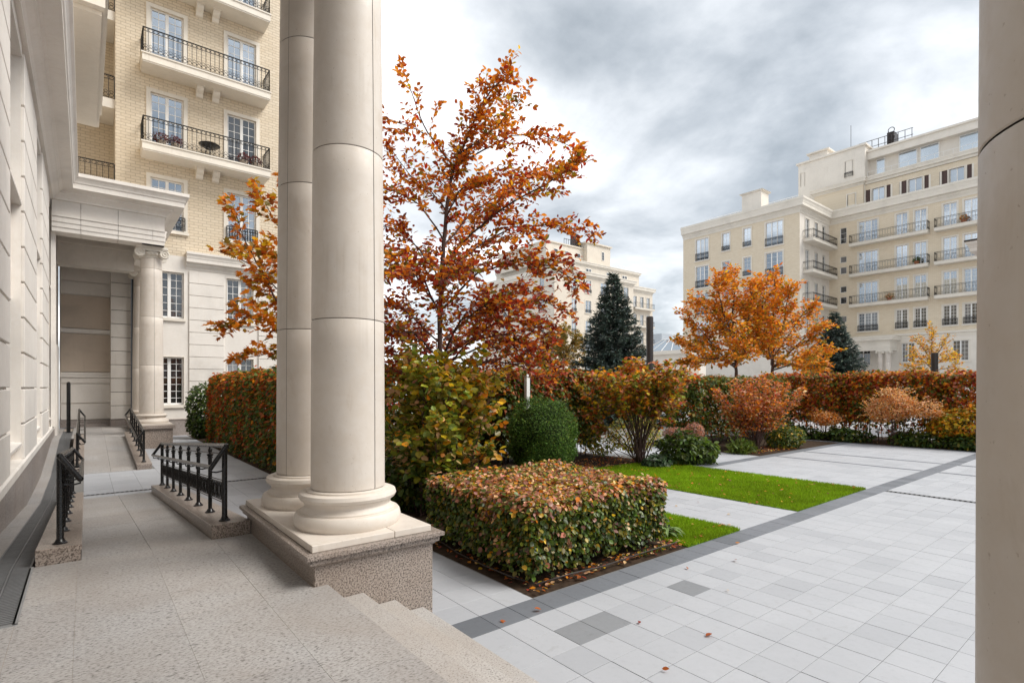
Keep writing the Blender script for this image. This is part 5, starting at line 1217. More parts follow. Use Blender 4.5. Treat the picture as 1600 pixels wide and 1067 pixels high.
def blob_shrub(name, label, cat, x, y, lobes, n, size, cols, wf, seed, shape='oval', mat_=LEAF, nstem=8, vase=True, inner=.35, droop=.4, up=.45, group=None, r0=.016, sprays=0, slen=.3):
    """leaves in the skin of overlapping ellipsoid lobes ((dx,dy,z),(rx,ry,rz))"""
    t = thing(name, label, cat, (x, y, 0), group)
    V = np.array([l[1][0] * l[1][1] + l[1][0] * l[1][2] for l in lobes]); f_ = RNG.choice(len(lobes), n, p=V / V.sum())
    d = norm(RNG.normal(0, 1, (n, 3))); C = np.array([l[0] for l in lobes])[f_]; S = np.array([l[1] for l in lobes])[f_]
    rr_ = 1 - RNG.exponential(inner * .4, n).clip(0, inner * 1.8); ns = noise3(C + d * S + np.array([x, y, 0]), seed + 5, 3.2 / max(.4, float(S.mean()))) * .17 + noise3(C + d * S, seed + 6, 9.) * .06 + RNG.normal(0, .03, n)
    p = C + d * S * (rr_ + ns)[:, None]; nr = norm(d / S)
    ok = np.ones(n, bool)
    for l in lobes:                                        # drop leaves buried deep inside another lobe
        e = (p - np.array(l[0])) / np.array(l[1]); ok &= np.sum(e * e, 1) > .30
    ok &= p[:, 2] > .03
    p, nr = p[ok], nr[ok]; n = len(p)
    tip = nr * .45 + np.c_[RNG.normal(0, .5, (n, 2)), RNG.normal(-droop, .4, n)]; ln = nr * .6 + np.c_[RNG.normal(0, .55, (n, 2)), RNG.normal(up + .2, .4, n)]
    if sprays:                                              # loose shoots that break the outline
        tw_ = MB(); rs = random.Random(seed); P2, N2, T2 = [], [], []
        outer = np.where(rr_[ok] > .9)[0]
        for k in range(sprays):
            i = int(outer[rs.randrange(len(outer))]); o_ = Vector(nr[i]); d0 = (o_ + Vector((rs.gauss(0, .35), rs.gauss(0, .35), rs.gauss(.45, .3)))).normalized(); L = slen * rs.uniform(.5, 1.3); a = Vector(p[i]) - o_ * slen * .5
            b = a + d0 * (L + slen * .5); mid = a.lerp(b, .5) + Vector((0, 0, .04 * L)); tw_.tube([a, mid, b], [.006, .004, .002], 4, False)
            m = max(4, int((L + slen * .4) / size * 2.6)); sd = d0.cross(Vector((0, 0, 1))); sd = sd.normalized() if sd.length > .1 else Vector((1, 0, 0))
            for j in range(m):
                f2 = (j + 1) / m; q = a.lerp(mid, f2 * 2) if f2 < .5 else mid.lerp(b, f2 * 2 - 1); s_ = 1 if j % 2 else -1
                P2.append(tuple(q)); T2.append(tuple(d0 * rs.uniform(.3, .8) + sd * s_ * rs.uniform(.4, 1) + Vector((0, 0, rs.gauss(-droop * .7, .3))))); N2.append((rs.gauss(0, .5), rs.gauss(0, .5), rs.gauss(.8, .3)))
        part('shoots', tw_.mesh('shoots', BARK_RED), t, kind='stuff')
        p = np.concatenate([p, np.array(P2)]); ln = np.concatenate([ln, np.array(N2)]); tip = np.concatenate([tip, np.array(T2)]); n = len(p)
    leaf_obj('foliage', p, ln, tip, RNG.uniform(.6, 1.25, n) * size, palette(p + np.array([x, y, 0]), seed, cols, wf), mat_, shape, t)
    if nstem:
        def top(r_, b):
            l = r_.choice(lobes); return (l[0][0] + r_.uniform(-.7, .7) * l[1][0], l[0][1] + r_.uniform(-.7, .7) * l[1][1], l[0][2] + r_.uniform(-.1, .7) * l[1][2])
        sp = .12 if vase else .5
        stems(t, lambda r_: (r_.uniform(-sp, sp), r_.uniform(-sp, sp), -.02), top, nstem, r0, seed)
    return t
def grow_tree(name, label, cat, limbs, size, n_twig, leaf_per, cols, wf, seed, shape, twig_len, bark=BARK, group=None, droop=.35, mat_=LEAF, sub_len=None, jitter=.22, leafprob=1., start0=.42, starts=.18, singles=0):
    rs = random.Random(seed); base = Vector(limbs[0][0][0]); t = thing(name, label, cat, (base.x, base.y, 0), group)
    o_ = Vector((base.x, base.y, 0)); tr = MB(); br = MB(); LP, LN, LT = [], [], []
    def tw(p, d, L, r_, lvl):
        pts = [p]; dd = d.normalized(); m = max(3, int(L / .16)); cur = p.copy()
        for i in range(m):
            dd = (dd + Vector((rs.gauss(0, .10), rs.gauss(0, .10), rs.gauss(.015, .08)))).normalized(); cur = cur + dd * (L / m); pts.append(cur.copy())
        br.tube(pts, [r_ * (1 - .75 * i / m) for i in range(m + 1)], 4, False)
        if lvl > 0:
            for i in range(1, m + 1):
                if rs.random() < .62:
                    ax = (pts[i] - pts[i - 1]).normalized(); o2 = ax.orthogonal().normalized(); o2.rotate(Matrix.Rotation(rs.uniform(0, 6.28), 3, ax)); o2.z *= .6
                    tw(pts[i], ax * .75 + o2 * .8, L * rs.uniform(.3, .55) * (1.1 - .5 * i / m), r_ * .5, lvl - 1)
        s_ = -1
        nl = max(2, int(leaf_per * L))
        for k in range(nl):
            if rs.random() > leafprob: continue
            f_ = .08 + .92 * (k + rs.random() * .6) / nl; i = min(int(f_ * m), m - 1); q = pts[i].lerp(pts[i + 1], min(1, f_ * m - i)); ax = (pts[i + 1] - pts[i]).normalized()
            sd = ax.cross(Vector((0, 0, 1))); sd = sd.normalized() if sd.length > .1 else Vector((1, 0, 0)); s_ = -s_
            td = ax * rs.uniform(.25, .8) + sd * s_ * rs.uniform(.5, 1.0) + Vector((rs.gauss(0, .25), rs.gauss(0, .25), -droop + rs.gauss(0, .3)))
            LP.append(q + td.normalized() * size * .12); LT.append(td); LN.append(Vector((rs.gauss(0, .5), rs.gauss(0, .5), rs.gauss(.75, .35))) - sd * s_ * .3)
        if lvl == 0 or True:
            LP.append(pts[-1]); LT.append(dd); LN.append(Vector((rs.gauss(0, .5), rs.gauss(0, .5), .8)))
    for li, (pts, r_, dens) in enumerate(limbs):
        P_ = [Vector(p) - o_ for p in pts]
        if li == 0: P_ = [Vector((P_[0].x, P_[0].y, -.05))] + P_
        Q_ = []
        for a, b in zip(P_[:-1], P_[1:]):
            for k in range(3): Q_.append(a.lerp(b, k / 3) + Vector((rs.gauss(0, 1), rs.gauss(0, 1), rs.gauss(0, 1))) * (b - a).length * .012)
        Q_.append(P_[-1]); m = len(Q_) - 1
        (tr if li == 0 else br).tube(Q_, [r_ * .72 * (1 - .86 * (i / m)) + .003 for i in range(m + 1)], 8 if li == 0 else 6)
        Ltot = sum((b - a).length for a, b in zip(P_[:-1], P_[1:])); start = start0 if li == 0 else starts
        cnt = int(n_twig * dens * Ltot)
        for k in range(cnt):
            f_ = start + (1 - start) * (k + rs.random()) / cnt; i = min(int(f_ * m), m - 1); q = Q_[i].lerp(Q_[i + 1], f_ * m - i); ax = (Q_[i + 1] - Q_[i]).normalized()
            o2 = ax.orthogonal().normalized(); o2.rotate(Matrix.Rotation(rs.uniform(0, 6.28), 3, ax)); o2.z = o2.z * .6 + .05
            tw(q, ax * .8 + o2 * .75, twig_len * rs.uniform(.5, 1.1) * (1.15 - .75 * f_), min(.012, r_ * .2) * (1.1 - .7 * f_) + .0015, 1)
        tw(Q_[-1], (Q_[-1] - Q_[-2]), twig_len * .22, .004, 0)
    part('trunk', tr.mesh('trunk', bark), t); part('branches', br.mesh('branches', bark), t, kind='stuff')
    p = np.array([tuple(v) for v in LP]); N = len(p); pw = p + np.array([o_.x, o_.y, 0])
    leaf_obj('crown', p, np.array([tuple(v) for v in LN]), np.array([tuple(v) for v in LT]), RNG.uniform(.65, 1.2, N) * size, palette(pw, seed, cols, wf, 1.3, jitter), mat_, shape, t, singles=singles)
    print(name, 'leaves', N); return t
def shrub_limbs(x, y, n, rad, h, seed, low=.25, flat=.22, bend=.35, base=.12):
    rs = random.Random(seed); L = []
    for k in range(n):
        a = 2 * math.pi * (k + rs.random() * .7) / n; f_ = math.sqrt((k * .618) % 1.0) if k else .05; r_ = rad * f_ * rs.uniform(.85, 1.1); top = h * (1 - flat * f_ * f_) * rs.uniform(.86, 1.04)
        if rs.random() < low and f_ > .5: top *= rs.uniform(.45, .75)
        bx, by = rs.uniform(-base, base), rs.uniform(-base, base); c, s_ = math.cos(a), math.sin(a)
        L.append(([(round(x + bx + c * r_ * q ** 1.25, 3), round(y + by + s_ * r_ * q ** 1.25, 3), round(top * (q * (1 + bend) - bend * q * q), 3)) for q in (.0, .3, .55, .8, 1.0)], .022 * rs.uniform(.8, 1.2), 1.0))
    return L
def W(*fs):                                   # stack weight functions of (noise, relative height) into columns
    return lambda n, p: np.stack([np.broadcast_to(np.asarray(f_(n, p) if callable(f_) else f_, float), n.shape) for f_ in fs], 1)

# --- box hedge in front
box_hedge('box_hedge', 'low clipped box hedge with orange topped leaves beside the dark paver band', 'hedge', 3.97, 6.60, 4.63, 7.05, .97, 54000, .064,
  [GREEN_D, GREEN, OLIVE, PURPLE, PINK, ORANGE, YELLOW, PEACH, GREEN_Y], W(lambda n, p: 2.2 - 2.0 * p[:, 2] - n * .3, lambda n, p: 2.1 - 1.5 * p[:, 2] - n * .5, .6,
  lambda n, p: np.where(p[:, 2] > .80, .55, .15) + .25 * n, lambda n, p: np.where(p[:, 2] > .84, 1.0, .05) + .3 * n, lambda n, p: np.where(p[:, 2] > .84, .45, .02) + .5 * np.maximum(n - .45, 0), lambda n, p: .10 + .25 * np.maximum(n - .3, 0), lambda n, p: np.where(p[:, 2] > .84, .75, .02) + .3 * np.maximum(n - .5, 0), lambda n, p: .22 + np.where(p[:, 2] > .84, .25, 0)), 21, .05, 'broad', .06, .30, .15, LEAF_WAXY, 34, .45, None, .30)
# --- tall shrub behind it
grow_tree('tall_shrub', 'tall broad leaved shrub turning gold beside the near column', 'shrub', shrub_limbs(5.1, 8.5, 34, 1.25, 2.9, 31, .5, .18, .35, .45), .135, 7.5, 17,
  [(.07, .115, .020), (.14, .20, .028), (.36, .36, .036), (.30, .24, .035), YELLOW, ORANGE, PEACH], W(lambda n, p: 1.2 - .65 * p[:, 2] - n * .4, lambda n, p: .95 - .32 * (p[:, 2] - 1.5), lambda n, p: .5 + .42 * p[:, 2], lambda n, p: .7 + .2 * n, lambda n, p: .1 + np.maximum(.6 * (p[:, 2] - 1.0), 0) * np.clip((p[:, 0] - 4.2) * 1.2, .3, 2) + .6 * np.maximum(n, 0), lambda n, p: .15 + .7 * np.maximum(p[:, 0] - 5.1, 0) + .5 * np.maximum(n - .1, 0), lambda n, p: .45 + .5 * np.maximum(n, 0) + .35 * np.maximum(p[:, 0] - 5.2, 0)), 31, 'broad', .62, BARK_RED, None, .55, LEAF_WAXY, start0=.15, singles=300)  # autumn gold plus sky sheen painted as paler yellow leaves towards the top
blob_shrub('undergrowth', 'dark green undergrowth below the tall shrub next to the column base', 'shrub', 4.55, 9.6, [((0, 0, .55), (.75, 1.0, .55)), ((.5, -.8, .45), (.7, .7, .45)), ((-.1, 1.6, .6), (.8, 1.2, .6))], 5200, .11, [GREEN_D, GREEN, OLIVE], W(1.4, .9, .3), 33, 'broad', LEAF, 6, False, .5)
# --- tall hedge behind the columns
box_hedge('tall_hedge', 'tall rust and green hedge along the path left of the columns', 'hedge', 3.95, 5.3, 11.2, 25.2, 2.78, 44000, .118,
  [GREEN_D, GREEN, OLIVE, RUST, ORANGE_D, RED, ORANGE], W(lambda n, p: 1.7 - .55 * p[:, 2] - n, lambda n, p: 1.0 - n * .9, .5, lambda n, p: .5 + .25 * p[:, 2] + n * .5, lambda n, p: .3 * np.maximum(p[:, 2] - 1.2, 0) + .8 * np.maximum(n, 0), lambda n, p: .2 + .4 * np.maximum(n, 0), lambda n, p: np.where(p[:, 2] > 2.5, .9, .05)), 41, .08, 'lobed', .16, .4, .3, LEAF, 30, .5)
box_hedge('rear_hedge', 'dark mixed hedge behind the copper tree trunk', 'hedge', 5.5, 10.5, 13.7, 15.0, 2.85, 12000, .14, [GREEN_D, GREEN, OLIVE, RUST, ORANGE_D, RED], W(1.2, 1.1, .8, .6, .5, .4), 42, .1, 'lobed', .15, .4, .3, LEAF, 14, .5)
blob_shrub('laurel_bush', 'dark green laurel bush at the corner of the brick block', 'bush', 4.15, 27.6, [((0, 0, 1.4), (.62, .75, 1.15)), ((.25, -.4, 1.2), (.6, .7, 1.05)), ((0, 0, .7), (.6, .7, .65))], 5600, .14, [GREEN_D, GREEN, (.05, .10, .03)], W(1.3, 1.2, .6), 43, 'oval', LEAF_WAXY, 5, True, .4)
# --- trees near
grow_tree('copper_tree', 'tall copper and orange leaved tree right of the near columns', 'tree', RED_LIMBS, .118, 9.0, 22, [ORANGE, ORANGE_D, RUST, RED, RED_D, PURPLE, YELLOW, OLIVE],
  W(lambda n, p: .8 + .30 * (p[:, 2] - 3.), lambda n, p: 1.1 + n * .3, lambda n, p: .65 + n * .2, lambda n, p: 1.7 - .25 * (p[:, 2] - 3.) + .7 * n, lambda n, p: 1.4 - .36 * (p[:, 2] - 3.) + .3 * n, lambda n, p: 1.1 - .36 * (p[:, 2] - 3.), .35, lambda n, p: .6 - .10 * (p[:, 2] - 3.) - n), 51, 'oval', .88, BARK_RED, None, .3, singles=300)
grow_tree('golden_maple', 'golden orange maple reaching out behind the near columns', 'tree', MAPLE_LIMBS, .165, 5.5, 15, [ORANGE, YELLOW, ORANGE_D, OLIVE, RUST], W(1.2, .8, .8, .45, .25), 52, 'lobed', .85, BARK_RED, None, .35, singles=300)
# --- yew ball and middle shrubs
blob_shrub('yew_ball', 'dense dark green clipped yew ball', 'bush', 9.45, 10.55, [((0, 0, 1.0), (.90, .90, 1.04)), ((0, 0, .55), (.84, .84, .60))], 42000, .072, [(.040, .088, .010), (.062, .13, .013), (.12, .20, .02)], W(1.2, 1.2, lambda n, p: .35 + .5 * n + .2 * (p[:, 2] - 1)), 61, 'needle', NEEDLE, 4, True, .20, -.2, .1)
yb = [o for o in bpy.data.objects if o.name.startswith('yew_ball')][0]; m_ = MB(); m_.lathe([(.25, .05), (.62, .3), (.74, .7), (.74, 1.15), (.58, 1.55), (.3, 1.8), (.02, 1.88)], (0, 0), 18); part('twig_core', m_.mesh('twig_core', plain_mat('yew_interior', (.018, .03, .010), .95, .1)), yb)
box_hedge('middle_hedge', 'red topped hedge with bare stems behind the yew ball', 'hedge', 9.3, 13.6, 12.1, 13.3, 2.80, 21000, .14, [GREEN_D, GREEN, OLIVE, RUST, RED, ORANGE, PINK], W(lambda n, p: 1.6 - .5 * p[:, 2], lambda n, p: 1.2 - n * .5, .6, lambda n, p: .3 + .4 * np.maximum(p[:, 2] - 1.8, 0), lambda n, p: .1 + 1.1 * np.maximum(p[:, 2] - 2.1, 0), lambda n, p: .05 + .9 * np.maximum(p[:, 2] - 2.3, 0), lambda n, p: .1 + .5 * np.maximum(p[:, 2] - 2.1, 0)), 62, .15, 'lobed', .09, .4, .25, LEAF, 34, .5, None, .75)
grow_tree('vase_shrub', 'vase shaped shrub with spreading stems and orange crown behind the larger lawn', 'shrub', shrub_limbs(13.05, 10.15, 40, 1.85, 2.95, 63, .15, .14, .1, .14), .130, 8.0, 17, [OLIVE, GREEN_Y, YELLOW, ORANGE, RED, PINK, GREEN, RUST], W(1.0, .5, lambda n, p: .6 + .3 * n, lambda n, p: .35 + .9 * np.maximum(p[:, 2] - 2.2, 0), lambda n, p: .15 + .6 * np.maximum(p[:, 2] - 2.3, 0), lambda n, p: .5 + .3 * n, .5, .5), 63, 'lobed', .62, BARK_RED, None, .4, LEAF, start0=.5, starts=.45)
blob_shrub('hydrangea', 'dark green hydrangea with faded pink flower heads beside the lawn edge', 'shrub', 14.05, 9.35, [((0, 0, .48), (.72, .62, .48)), ((.5, -.3, .4), (.5, .5, .4))], 1700, .17, [GREEN_D, GREEN], W(1.2, 1), 64, 'oval', LEAF, 5, False, .4)
hyd = blob_shrub('hydrangea', 'pale pink dried hydrangea blooms by the path behind the lawn', 'shrub', 14.55, 9.5, [((.2, -.15, .95), (.30, .30, .26)), ((-.45, .2, .90), (.34, .3, .16)), ((.05, .3, .85), (.3, .3, .18))], 2600, .055, [PINK, (.36, .2, .16), PURPLE], W(1.1, 1, .4), 65, 'simple', LEAF, 5, False, .3)
blob_shrub('low_plant', 'grey green hosta clump at the foot of the vase shrub', 'plant', 13.05, 9.5, [((0, 0, .16), (.55, .35, .18))], 420, .16, [(.07, .12, .06), (.05, .09, .04)], W(1, 1), 66, 'oval', LEAF, 0)
blob_shrub('spirea', 'lime yellow spirea glowing behind the vase shrub stems', 'shrub', 14.3, 11.3, [((0, 0, .75), (.95, .8, .6)), ((-1.2, .5, .6), (.7, .6, .5))], 3600, .085, [GREEN_Y, (.28, .26, .02), YELLOW, GREEN, PINK], W(1.3, 1.1, .5, .6, .25), 67, 'simple', LEAF, 6, False, .4)
grow_tree('burning_bush', 'pink orange shrub on the soil island beyond the lawn', 'shrub', shrub_limbs(19.1, 9.6, 30, 1.5, 2.72, 71, .3, .2, .12, .12), .115, 9.0, 17, [PINK, ORANGE, RUST, ORANGE_D, OLIVE, PEACH, RED], W(1.3, .9, .7, .8, .6, .5, .35), 71, 'simple', .55, BARK_RED, None, .3, LEAF, start0=.32, starts=.28)
box_hedge('green_hedge', 'olive green hedge left behind the pink orange shrub', 'hedge', 17.75, 25.6, 11.2, 12.6, 2.68, 24000, .13, [GREEN_D, GREEN, OLIVE, RUST, ORANGE_D], W(1.1, 1.2, .9, .5, lambda n, p: .15 + .8 * np.maximum(p[:, 2] - 2.2, 0)), 72, .15, 'lobed', .1, .4, .3, LEAF, 24, .5, None, .6)
blob_shrub('low_shrub', 'mounded green and gold shrub at the corner of the soil island', 'shrub', 20.6, 9.35, [((0, 0, .42), (.80, .55, .45)), ((.4, -.1, .42), (.5, .5, .42))], 2600, .11, [GREEN_D, GREEN, OLIVE, YELLOW], W(1.2, 1.1, .6, lambda n, p: .25 + .5 * np.maximum(n, 0)), 73, 'oval', LEAF, 4, False)
blob_shrub('grass_clump', 'light green grassy clump at the edge of the soil island', 'plant', 17.95, 9.55, [((0, 0, .16), (.6, .35, .24))], 900, .24, [(.13, .18, .03), GREEN], W(1, .8), 74, 'needle', LEAF, 0, True, .6, -.6)
# --- far hedge and its foreground plants
FH = [RED, RUST, ORANGE, ORANGE_D, OLIVE, GREEN, GREEN_D, YELLOW, RED_D, PINK]
fw_ = W(lambda n, p: .25 + .55 * np.maximum(p[:, 2] - 1.7, 0) + .4 * n, lambda n, p: .5 + .3 * n, lambda n, p: .30 + .6 * np.maximum(p[:, 2] - 1.6, 0) + .3 * n, .55, lambda n, p: .6 - n * .2, lambda n, p: 1.0 - 1.1 * n, lambda n, p: 1.0 - .4 * p[:, 2] - n, .22, .2, lambda n, p: .2 + .3 * np.maximum(p[:, 2] - 1.8, 0))
for y0, y1, lab, sd in ((9.3, 13.2, 'far hedge section with dark green centre behind the soil island', 81), (5.9, 9.3, 'far red topped hedge section behind the peach spirea', 82), (1.5, 5.9, 'far crimson hedge section ending at the big right column', 83)):
    box_hedge('far_hedge', lab, 'hedge', 26.0, 27.3, y0, y1, 2.92, 15500, .13, FH, fw_, sd, .2, 'lobed', .12, .4, .3, LEAF, 26, .5, 'far hedge sections', 1.25)
blob_shrub('peach_spirea', 'peach coloured feathery shrub in front of the far hedge', 'shrub', 24.95, 7.0, [((0, 0, 1.55), (.70, .75, .50)), ((.1, -.85, 1.45), (.45, .65, .32)), ((0, .45, 1.35), (.5, .5, .45)), ((-.1, 0, 1.9), (.4, .45, .35))], 6500, .085, [PEACH, (.66, .32, .10), ORANGE, (.82, .54, .30)], W(1.3, 1, .4, .6), 84, 'simple', LEAF, 14, True, .7, .1, .5, None, .016, 200, .26)
blob_shrub('orange_spirea', 'small orange tufted shrub near the left end of the far hedge', 'shrub', 25.3, 9.6, [((0, 0, .95), (.5, .55, .30))], 1500, .085, [PEACH, ORANGE, ORANGE_D], W(1, 1, .6), 85, 'simple', LEAF, 6, True, .6, .4, .45, None, .014, 50, .2)
blob_shrub('gold_shrub', 'yellow gold shrub beside the big right column', 'shrub', 25.6, 4.9, [((0, 0, .95), (.75, .95, .62)), ((0, .6, .8), (.6, .6, .45))], 3400, .12, [YELLOW, ORANGE, GREEN_Y, OLIVE], W(1.1, .8, .6, .5), 86, 'lobed', LEAF, 8, False, .5, .4, .45, None, .014, 80, .25)
for i, (y, ln_, lab, cl) in enumerate(((10.6, .95, 'leafy green ground cover mound at the left end of the far bed', GREEN), (8.7, .9, 'low green ground cover with an orange tuft in the far bed', GREEN), (6.3, 1.0, 'green ground cover mound below the peach shrub', GREEN), (4.55, .85, 'green ground cover mound beside the big right column', GREEN_D))):
    blob_shrub('ground_cover', lab, 'plant', 25.2, y, [((0, 0, .25), (.42, ln_, .30)), ((0, .3, .28), (.4, .6, .28))], 1500, .15, [GREEN, GREEN_D, (.05, .10, .035), OLIVE if i else GREEN], W(1.1, 1, .8, .25), 90 + i, 'oval', LEAF, 0, True, .4, .4, .6, 'ground cover mounds in the far bed')
# --- trees in the middle distance
MC = [ORANGE, (.76, .34, .025), (.66, .20, .015), OLIVE, YELLOW, ORANGE_D]
mw = W(lambda n, p: 1.0 + .12 * (p[:, 2] - 5), lambda n, p: .9, .8, lambda n, p: .75 - .14 * (p[:, 2] - 5), .4, lambda n, p: .25 + .08 * (p[:, 2] - 5))
grow_tree('orange_maple', 'orange maple on the left of the pair before the right building', 'tree', MAPLE_A_LIMBS, .24, 5.2, 15, MC, mw, 101, 'simple', 1.75, BARK, 'orange maples beyond the far hedge', .35, start0=.3)
grow_tree('orange_maple', 'orange maple on the right of the pair next to the small spruce', 'tree', MAPLE_B_LIMBS, .24, 5.2, 15, MC, mw, 102, 'simple', 1.75, BARK, 'orange maples beyond the far hedge', .35, start0=.3)
grow_tree('yellow_tree', 'small airy yellow tree behind the short light column', 'tree', YELLOW_LIMBS, .20, 6.5, 13, [YELLOW, (.55, .27, .02), ORANGE, OLIVE], W(1.3, 1, .4, .3), 103, 'simple', 1.35, BARK, None, .3, LEAF, None, .22, .8)
grow_tree('pale_birch', 'pale gold and olive birch between copper tree and blue spruce', 'tree', BIRCH_LIMBS, .24, 6.5, 15, [(.32, .20, .04), OLIVE, (.40, .22, .05), (.16, .14, .04)], W(1, 1, .7, .8), 104, 'simple', 1.6, BARK, None, .5)
def spruce(label, loc, h, r, n_wh, seed, col):
    rs = random.Random(seed); t = thing('blue_spruce', label, 'tree', loc, 'blue spruces'); m_ = MB(); m_.tube([(0, 0, -.05), (0, 0, h * .5), (0, 0, h * .98)], [.14, .08, .015], 8); part('trunk', m_.mesh('trunk', BARK), t)
    LP, LT, LN, br = [], [], [], MB()
    for w in range(n_wh):
        f_ = w / (n_wh - 1); z = h * (.06 + .92 * f_); L = r * (1 - f_) ** .92 * rs.uniform(.88, 1.08) + .12; nb = int(7 + 9 * (1 - f_))
        for k in range(nb):
            a = 6.283 * (k + rs.random() * .8) / nb; Lk = L * rs.uniform(.78, 1.12); d = Vector((math.cos(a), math.sin(a), 0)); p0 = Vector((0, 0, z + rs.uniform(-.1, .1)))
            pts = [p0 + d * (Lk * s_ / 5) + Vector((0, 0, (-.20 * Lk * math.sin(s_ / 5 * 2.2) + .16 * Lk * (s_ / 5) ** 2) * (1 - .6 * f_) + .15 * f_ * Lk * s_ / 5)) for s_ in range(6)]
            br.tube(pts, [.02, .018, .014, .011, .008, .004], 3, False)
            sd = Vector((-d.y, d.x, 0)); m2 = max(6, int(Lk * 24))
            for j in range(m2):
                g_ = .12 + .88 * j / m2; i = min(int(g_ * 5), 4); q = pts[i].lerp(pts[i + 1], g_ * 5 - i); wd = .34 * (1 - g_) * Lk + .12
                for s_ in (-1, 1):
                    td = d * .8 + sd * s_ * rs.uniform(.4, 1.0) + Vector((0, 0, rs.uniform(-.35, .15)))
                    tt = q + td.normalized() * wd * rs.uniform(0, .8)
                    for c_ in range(2):
                        LP.append(tt + Vector((rs.gauss(0, .03), rs.gauss(0, .03), rs.gauss(0, .03)))); LT.append(td + Vector((rs.gauss(0, .4), rs.gauss(0, .4), rs.gauss(.05, .3)))); LN.append(Vector((rs.gauss(0, .5), rs.gauss(0, .5), 1)))
    part('branches', br.mesh('branches', BARK), t, kind='stuff'); p = np.array([tuple(v) for v in LP]); N = len(p)
    leaf_obj('crown', p, np.array([tuple(v) for v in LN]), np.array([tuple(v) for v in LT]), RNG.uniform(.7, 1.3, N) * .27, palette(p, seed, col, W(1, 1, .7), 2., .2), NEEDLE, 'needle', t); print('spruce', N)
SP = [(.050, .076, .064), (.082, .115, .100), (.135, .175, .155)]
spruce('tall blue spruce standing before the distant cream building', (25.5, 21.85, 0), 9.4, 3.45, 34, 111, SP)
spruce('smaller blue spruce beside the right orange maple', (43.9, 16.1, 0), 7.9, 3.3, 30, 112, SP)
# --- hosta at the end of the box hedge: each leaf its own part
hs_ = thing('hosta', 'pale green striped hosta clump at the end of the box hedge', 'plant', (6.98, 4.95, .03))
rs = random.Random(5)
HOSTA = plain_mat('hosta_leaf', (.16, .24, .07), .5, .3, 0., .35, 30.)
for k in range(26):
    a = rs.uniform(0, 6.283); L = rs.uniform(.22, .36); w = rs.uniform(.025, .042); lift = rs.uniform(.55, 1.25); d = Vector((math.cos(a), math.sin(a), 0)); s_ = Vector((-d.y, d.x, 0)); vs_ = []; fs = []
    for i in range(6):
        f_ = i / 5; c = d * (L * f_ * math.cos(lift * .3)) + Vector((0, 0, .02 + L * (lift * f_ - lift * .95 * f_ * f_) * .95)); ww = w * math.sin(math.pi * min(1, .12 + .88 * f_)) + .003
        vs_ += [c - s_ * ww + Vector((0, 0, .010)), c, c + s_ * ww + Vector((0, 0, .010))]
    for i in range(5): fs += [(i * 3, i * 3 + 1, i * 3 + 4, i * 3 + 3), (i * 3 + 1, i * 3 + 2, i * 3 + 5, i * 3 + 4)]
    m_ = MB(); m_.add(vs_, fs, True); part('leaf', m_.mesh('leaf', HOSTA), hs_)
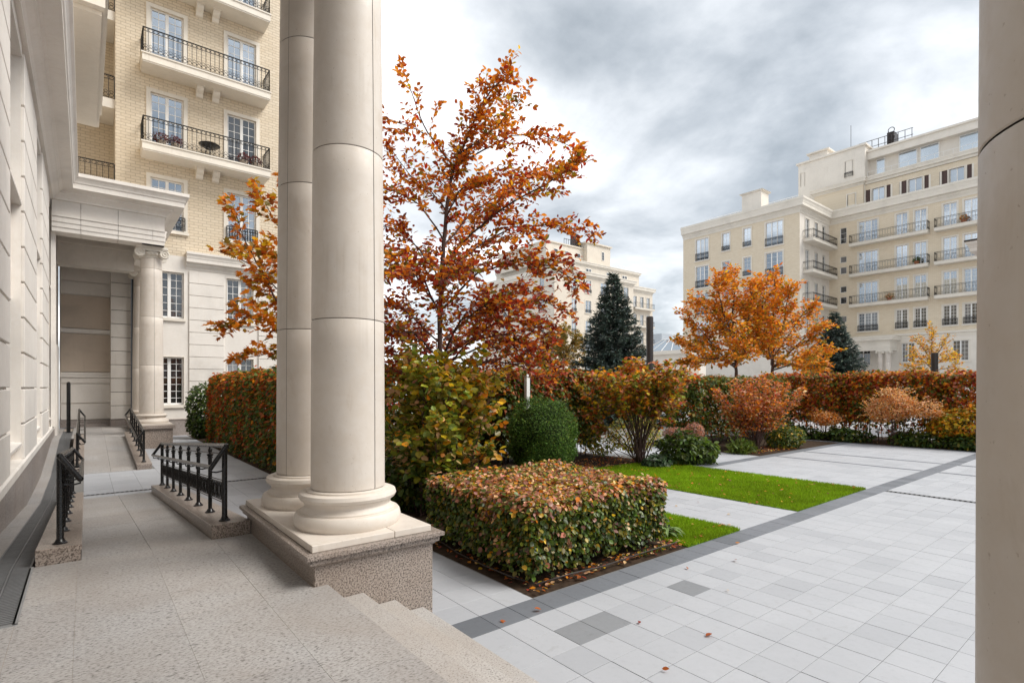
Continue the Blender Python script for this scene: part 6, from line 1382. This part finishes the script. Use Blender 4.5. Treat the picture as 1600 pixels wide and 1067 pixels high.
# --- flower pots on the second balcony of the brick block
for x, sz, lab in ((2.75, .34, 'red flowers at the left end of the brick block balcony'), (3.3, .24, 'dark red potted plant next to the red flowers on the balcony'), (6.2, .28, 'dark red potted plant in front of the right balcony door'), (6.75, .26, 'purple red potted plant at the right end of the balcony')):
    t = blob_shrub('potted_plant', lab, 'plant', x, 29.25, [((0, 0, .45), (sz, sz * .8, .22))], 420, .08, [(.26, .03, .03), (.16, .03, .035), (.10, .06, .03)], W(1, 1, .6), 120 + int(x * 10), 'simple', LEAF, 0, group='potted plants on the balcony')
    t.location.z = zb; m_ = MB(); m_.lathe([(.10, 0), (.14, .02), (.18, .28), (.19, .3), (.15, .3)], (0, 0), 14); part('pot', m_.mesh('pot', LIME_DARK), t)
for y, z, sz, lab, cl in ((15.2, 20.95, .35, 'terracotta pot of orange flowers on the top right balcony by the big column', ORANGE), (22.4, 13.05, .4, 'pale flowers along the lowest long balcony of the right building', PEACH), (19.6, 17.0, .35, 'green potted bush on the middle long balcony of the right building', GREEN)):
    t = blob_shrub('potted_plant', lab, 'plant', 77.95, y, [((0, 0, .62), (.3, sz, .32))], 260, .16, [cl, GREEN], W(1, .5), int(y * 7), 'simple', LEAF, 0)
    t.location.z = z; m_ = MB(); m_.lathe([(.16, 0), (.2, .02), (.26, .38), (.28, .42), (.2, .42)], (0, 0), 14); part('pot', m_.mesh('pot', plain_mat('terracotta', (.45, .17, .08), .8)), t)
# --- fallen leaves
def fallen(n, boxes, size, parent_label):
    P_ = []
    for (x0, x1, y0, y1, z, k) in boxes: P_.append(np.c_[RNG.uniform(x0, x1, k), RNG.uniform(y0, y1, k), np.full(k, z) + RNG.uniform(0, .012, k)])
    p = np.concatenate(P_); N = len(p); tip = np.c_[RNG.normal(0, 1, (N, 2)), RNG.normal(0, .15, N)]; nn = np.c_[RNG.normal(0, .25, (N, 2)), np.ones(N)]
    o = leaf_obj('fallen_leaves', p, nn, tip, RNG.uniform(.5, 1.2, N) * size, palette(p, 131, [RUST, ORANGE, PEACH, RED_D, YELLOW], W(1, .7, .5, .8, .3)), LEAF, 'oval', None); o['label'] = parent_label; o['category'] = 'leaves'
fallen(0, [(3.9, 6.7, 4.45, 4.72, .04, 170), (3.86, 4.05, 4.5, 8, .04, 90), (6.5, 6.9, 4.45, 5.4, .045, 50), (10.3, 13.7, 4.5, 10, .05, 130), (11, 13.7, 10.15, 11.6, .05, 420), (17.8, 21, 8.85, 10, .05, 420), (24.9, 26.4, 3, 11, .06, 200), (6.8, 8.2, 4.5, 7, .05, 34), (3, 8, 2.6, 4.4, .012, 9), (8.3, 10.2, 4.5, 9, .012, 10)], .07, 'scattered fallen autumn leaves on soil, lawn and paving')
# --- soil crumbs and weeds along the bed edge
p = np.c_[RNG.uniform(4.6, 6.6, 260), RNG.uniform(4.45, 4.58, 260), np.full(260, .03)]; k = noise3(p, 9, 4.) > .25; p = p[k]; N = len(p)
o = leaf_obj('weeds', p, np.c_[RNG.normal(0, 1, (N, 2)), np.full(N, .4)], np.c_[RNG.normal(0, .4, (N, 2)), np.ones(N)], RNG.uniform(.03, .08, N), palette(p, 7, [GREEN, (.13, .2, .02)], W(1, 1)), LEAF, 'needle', None); o['label'] = 'small green weeds at the paved edge of the hedge bed'; o['category'] = 'weeds'
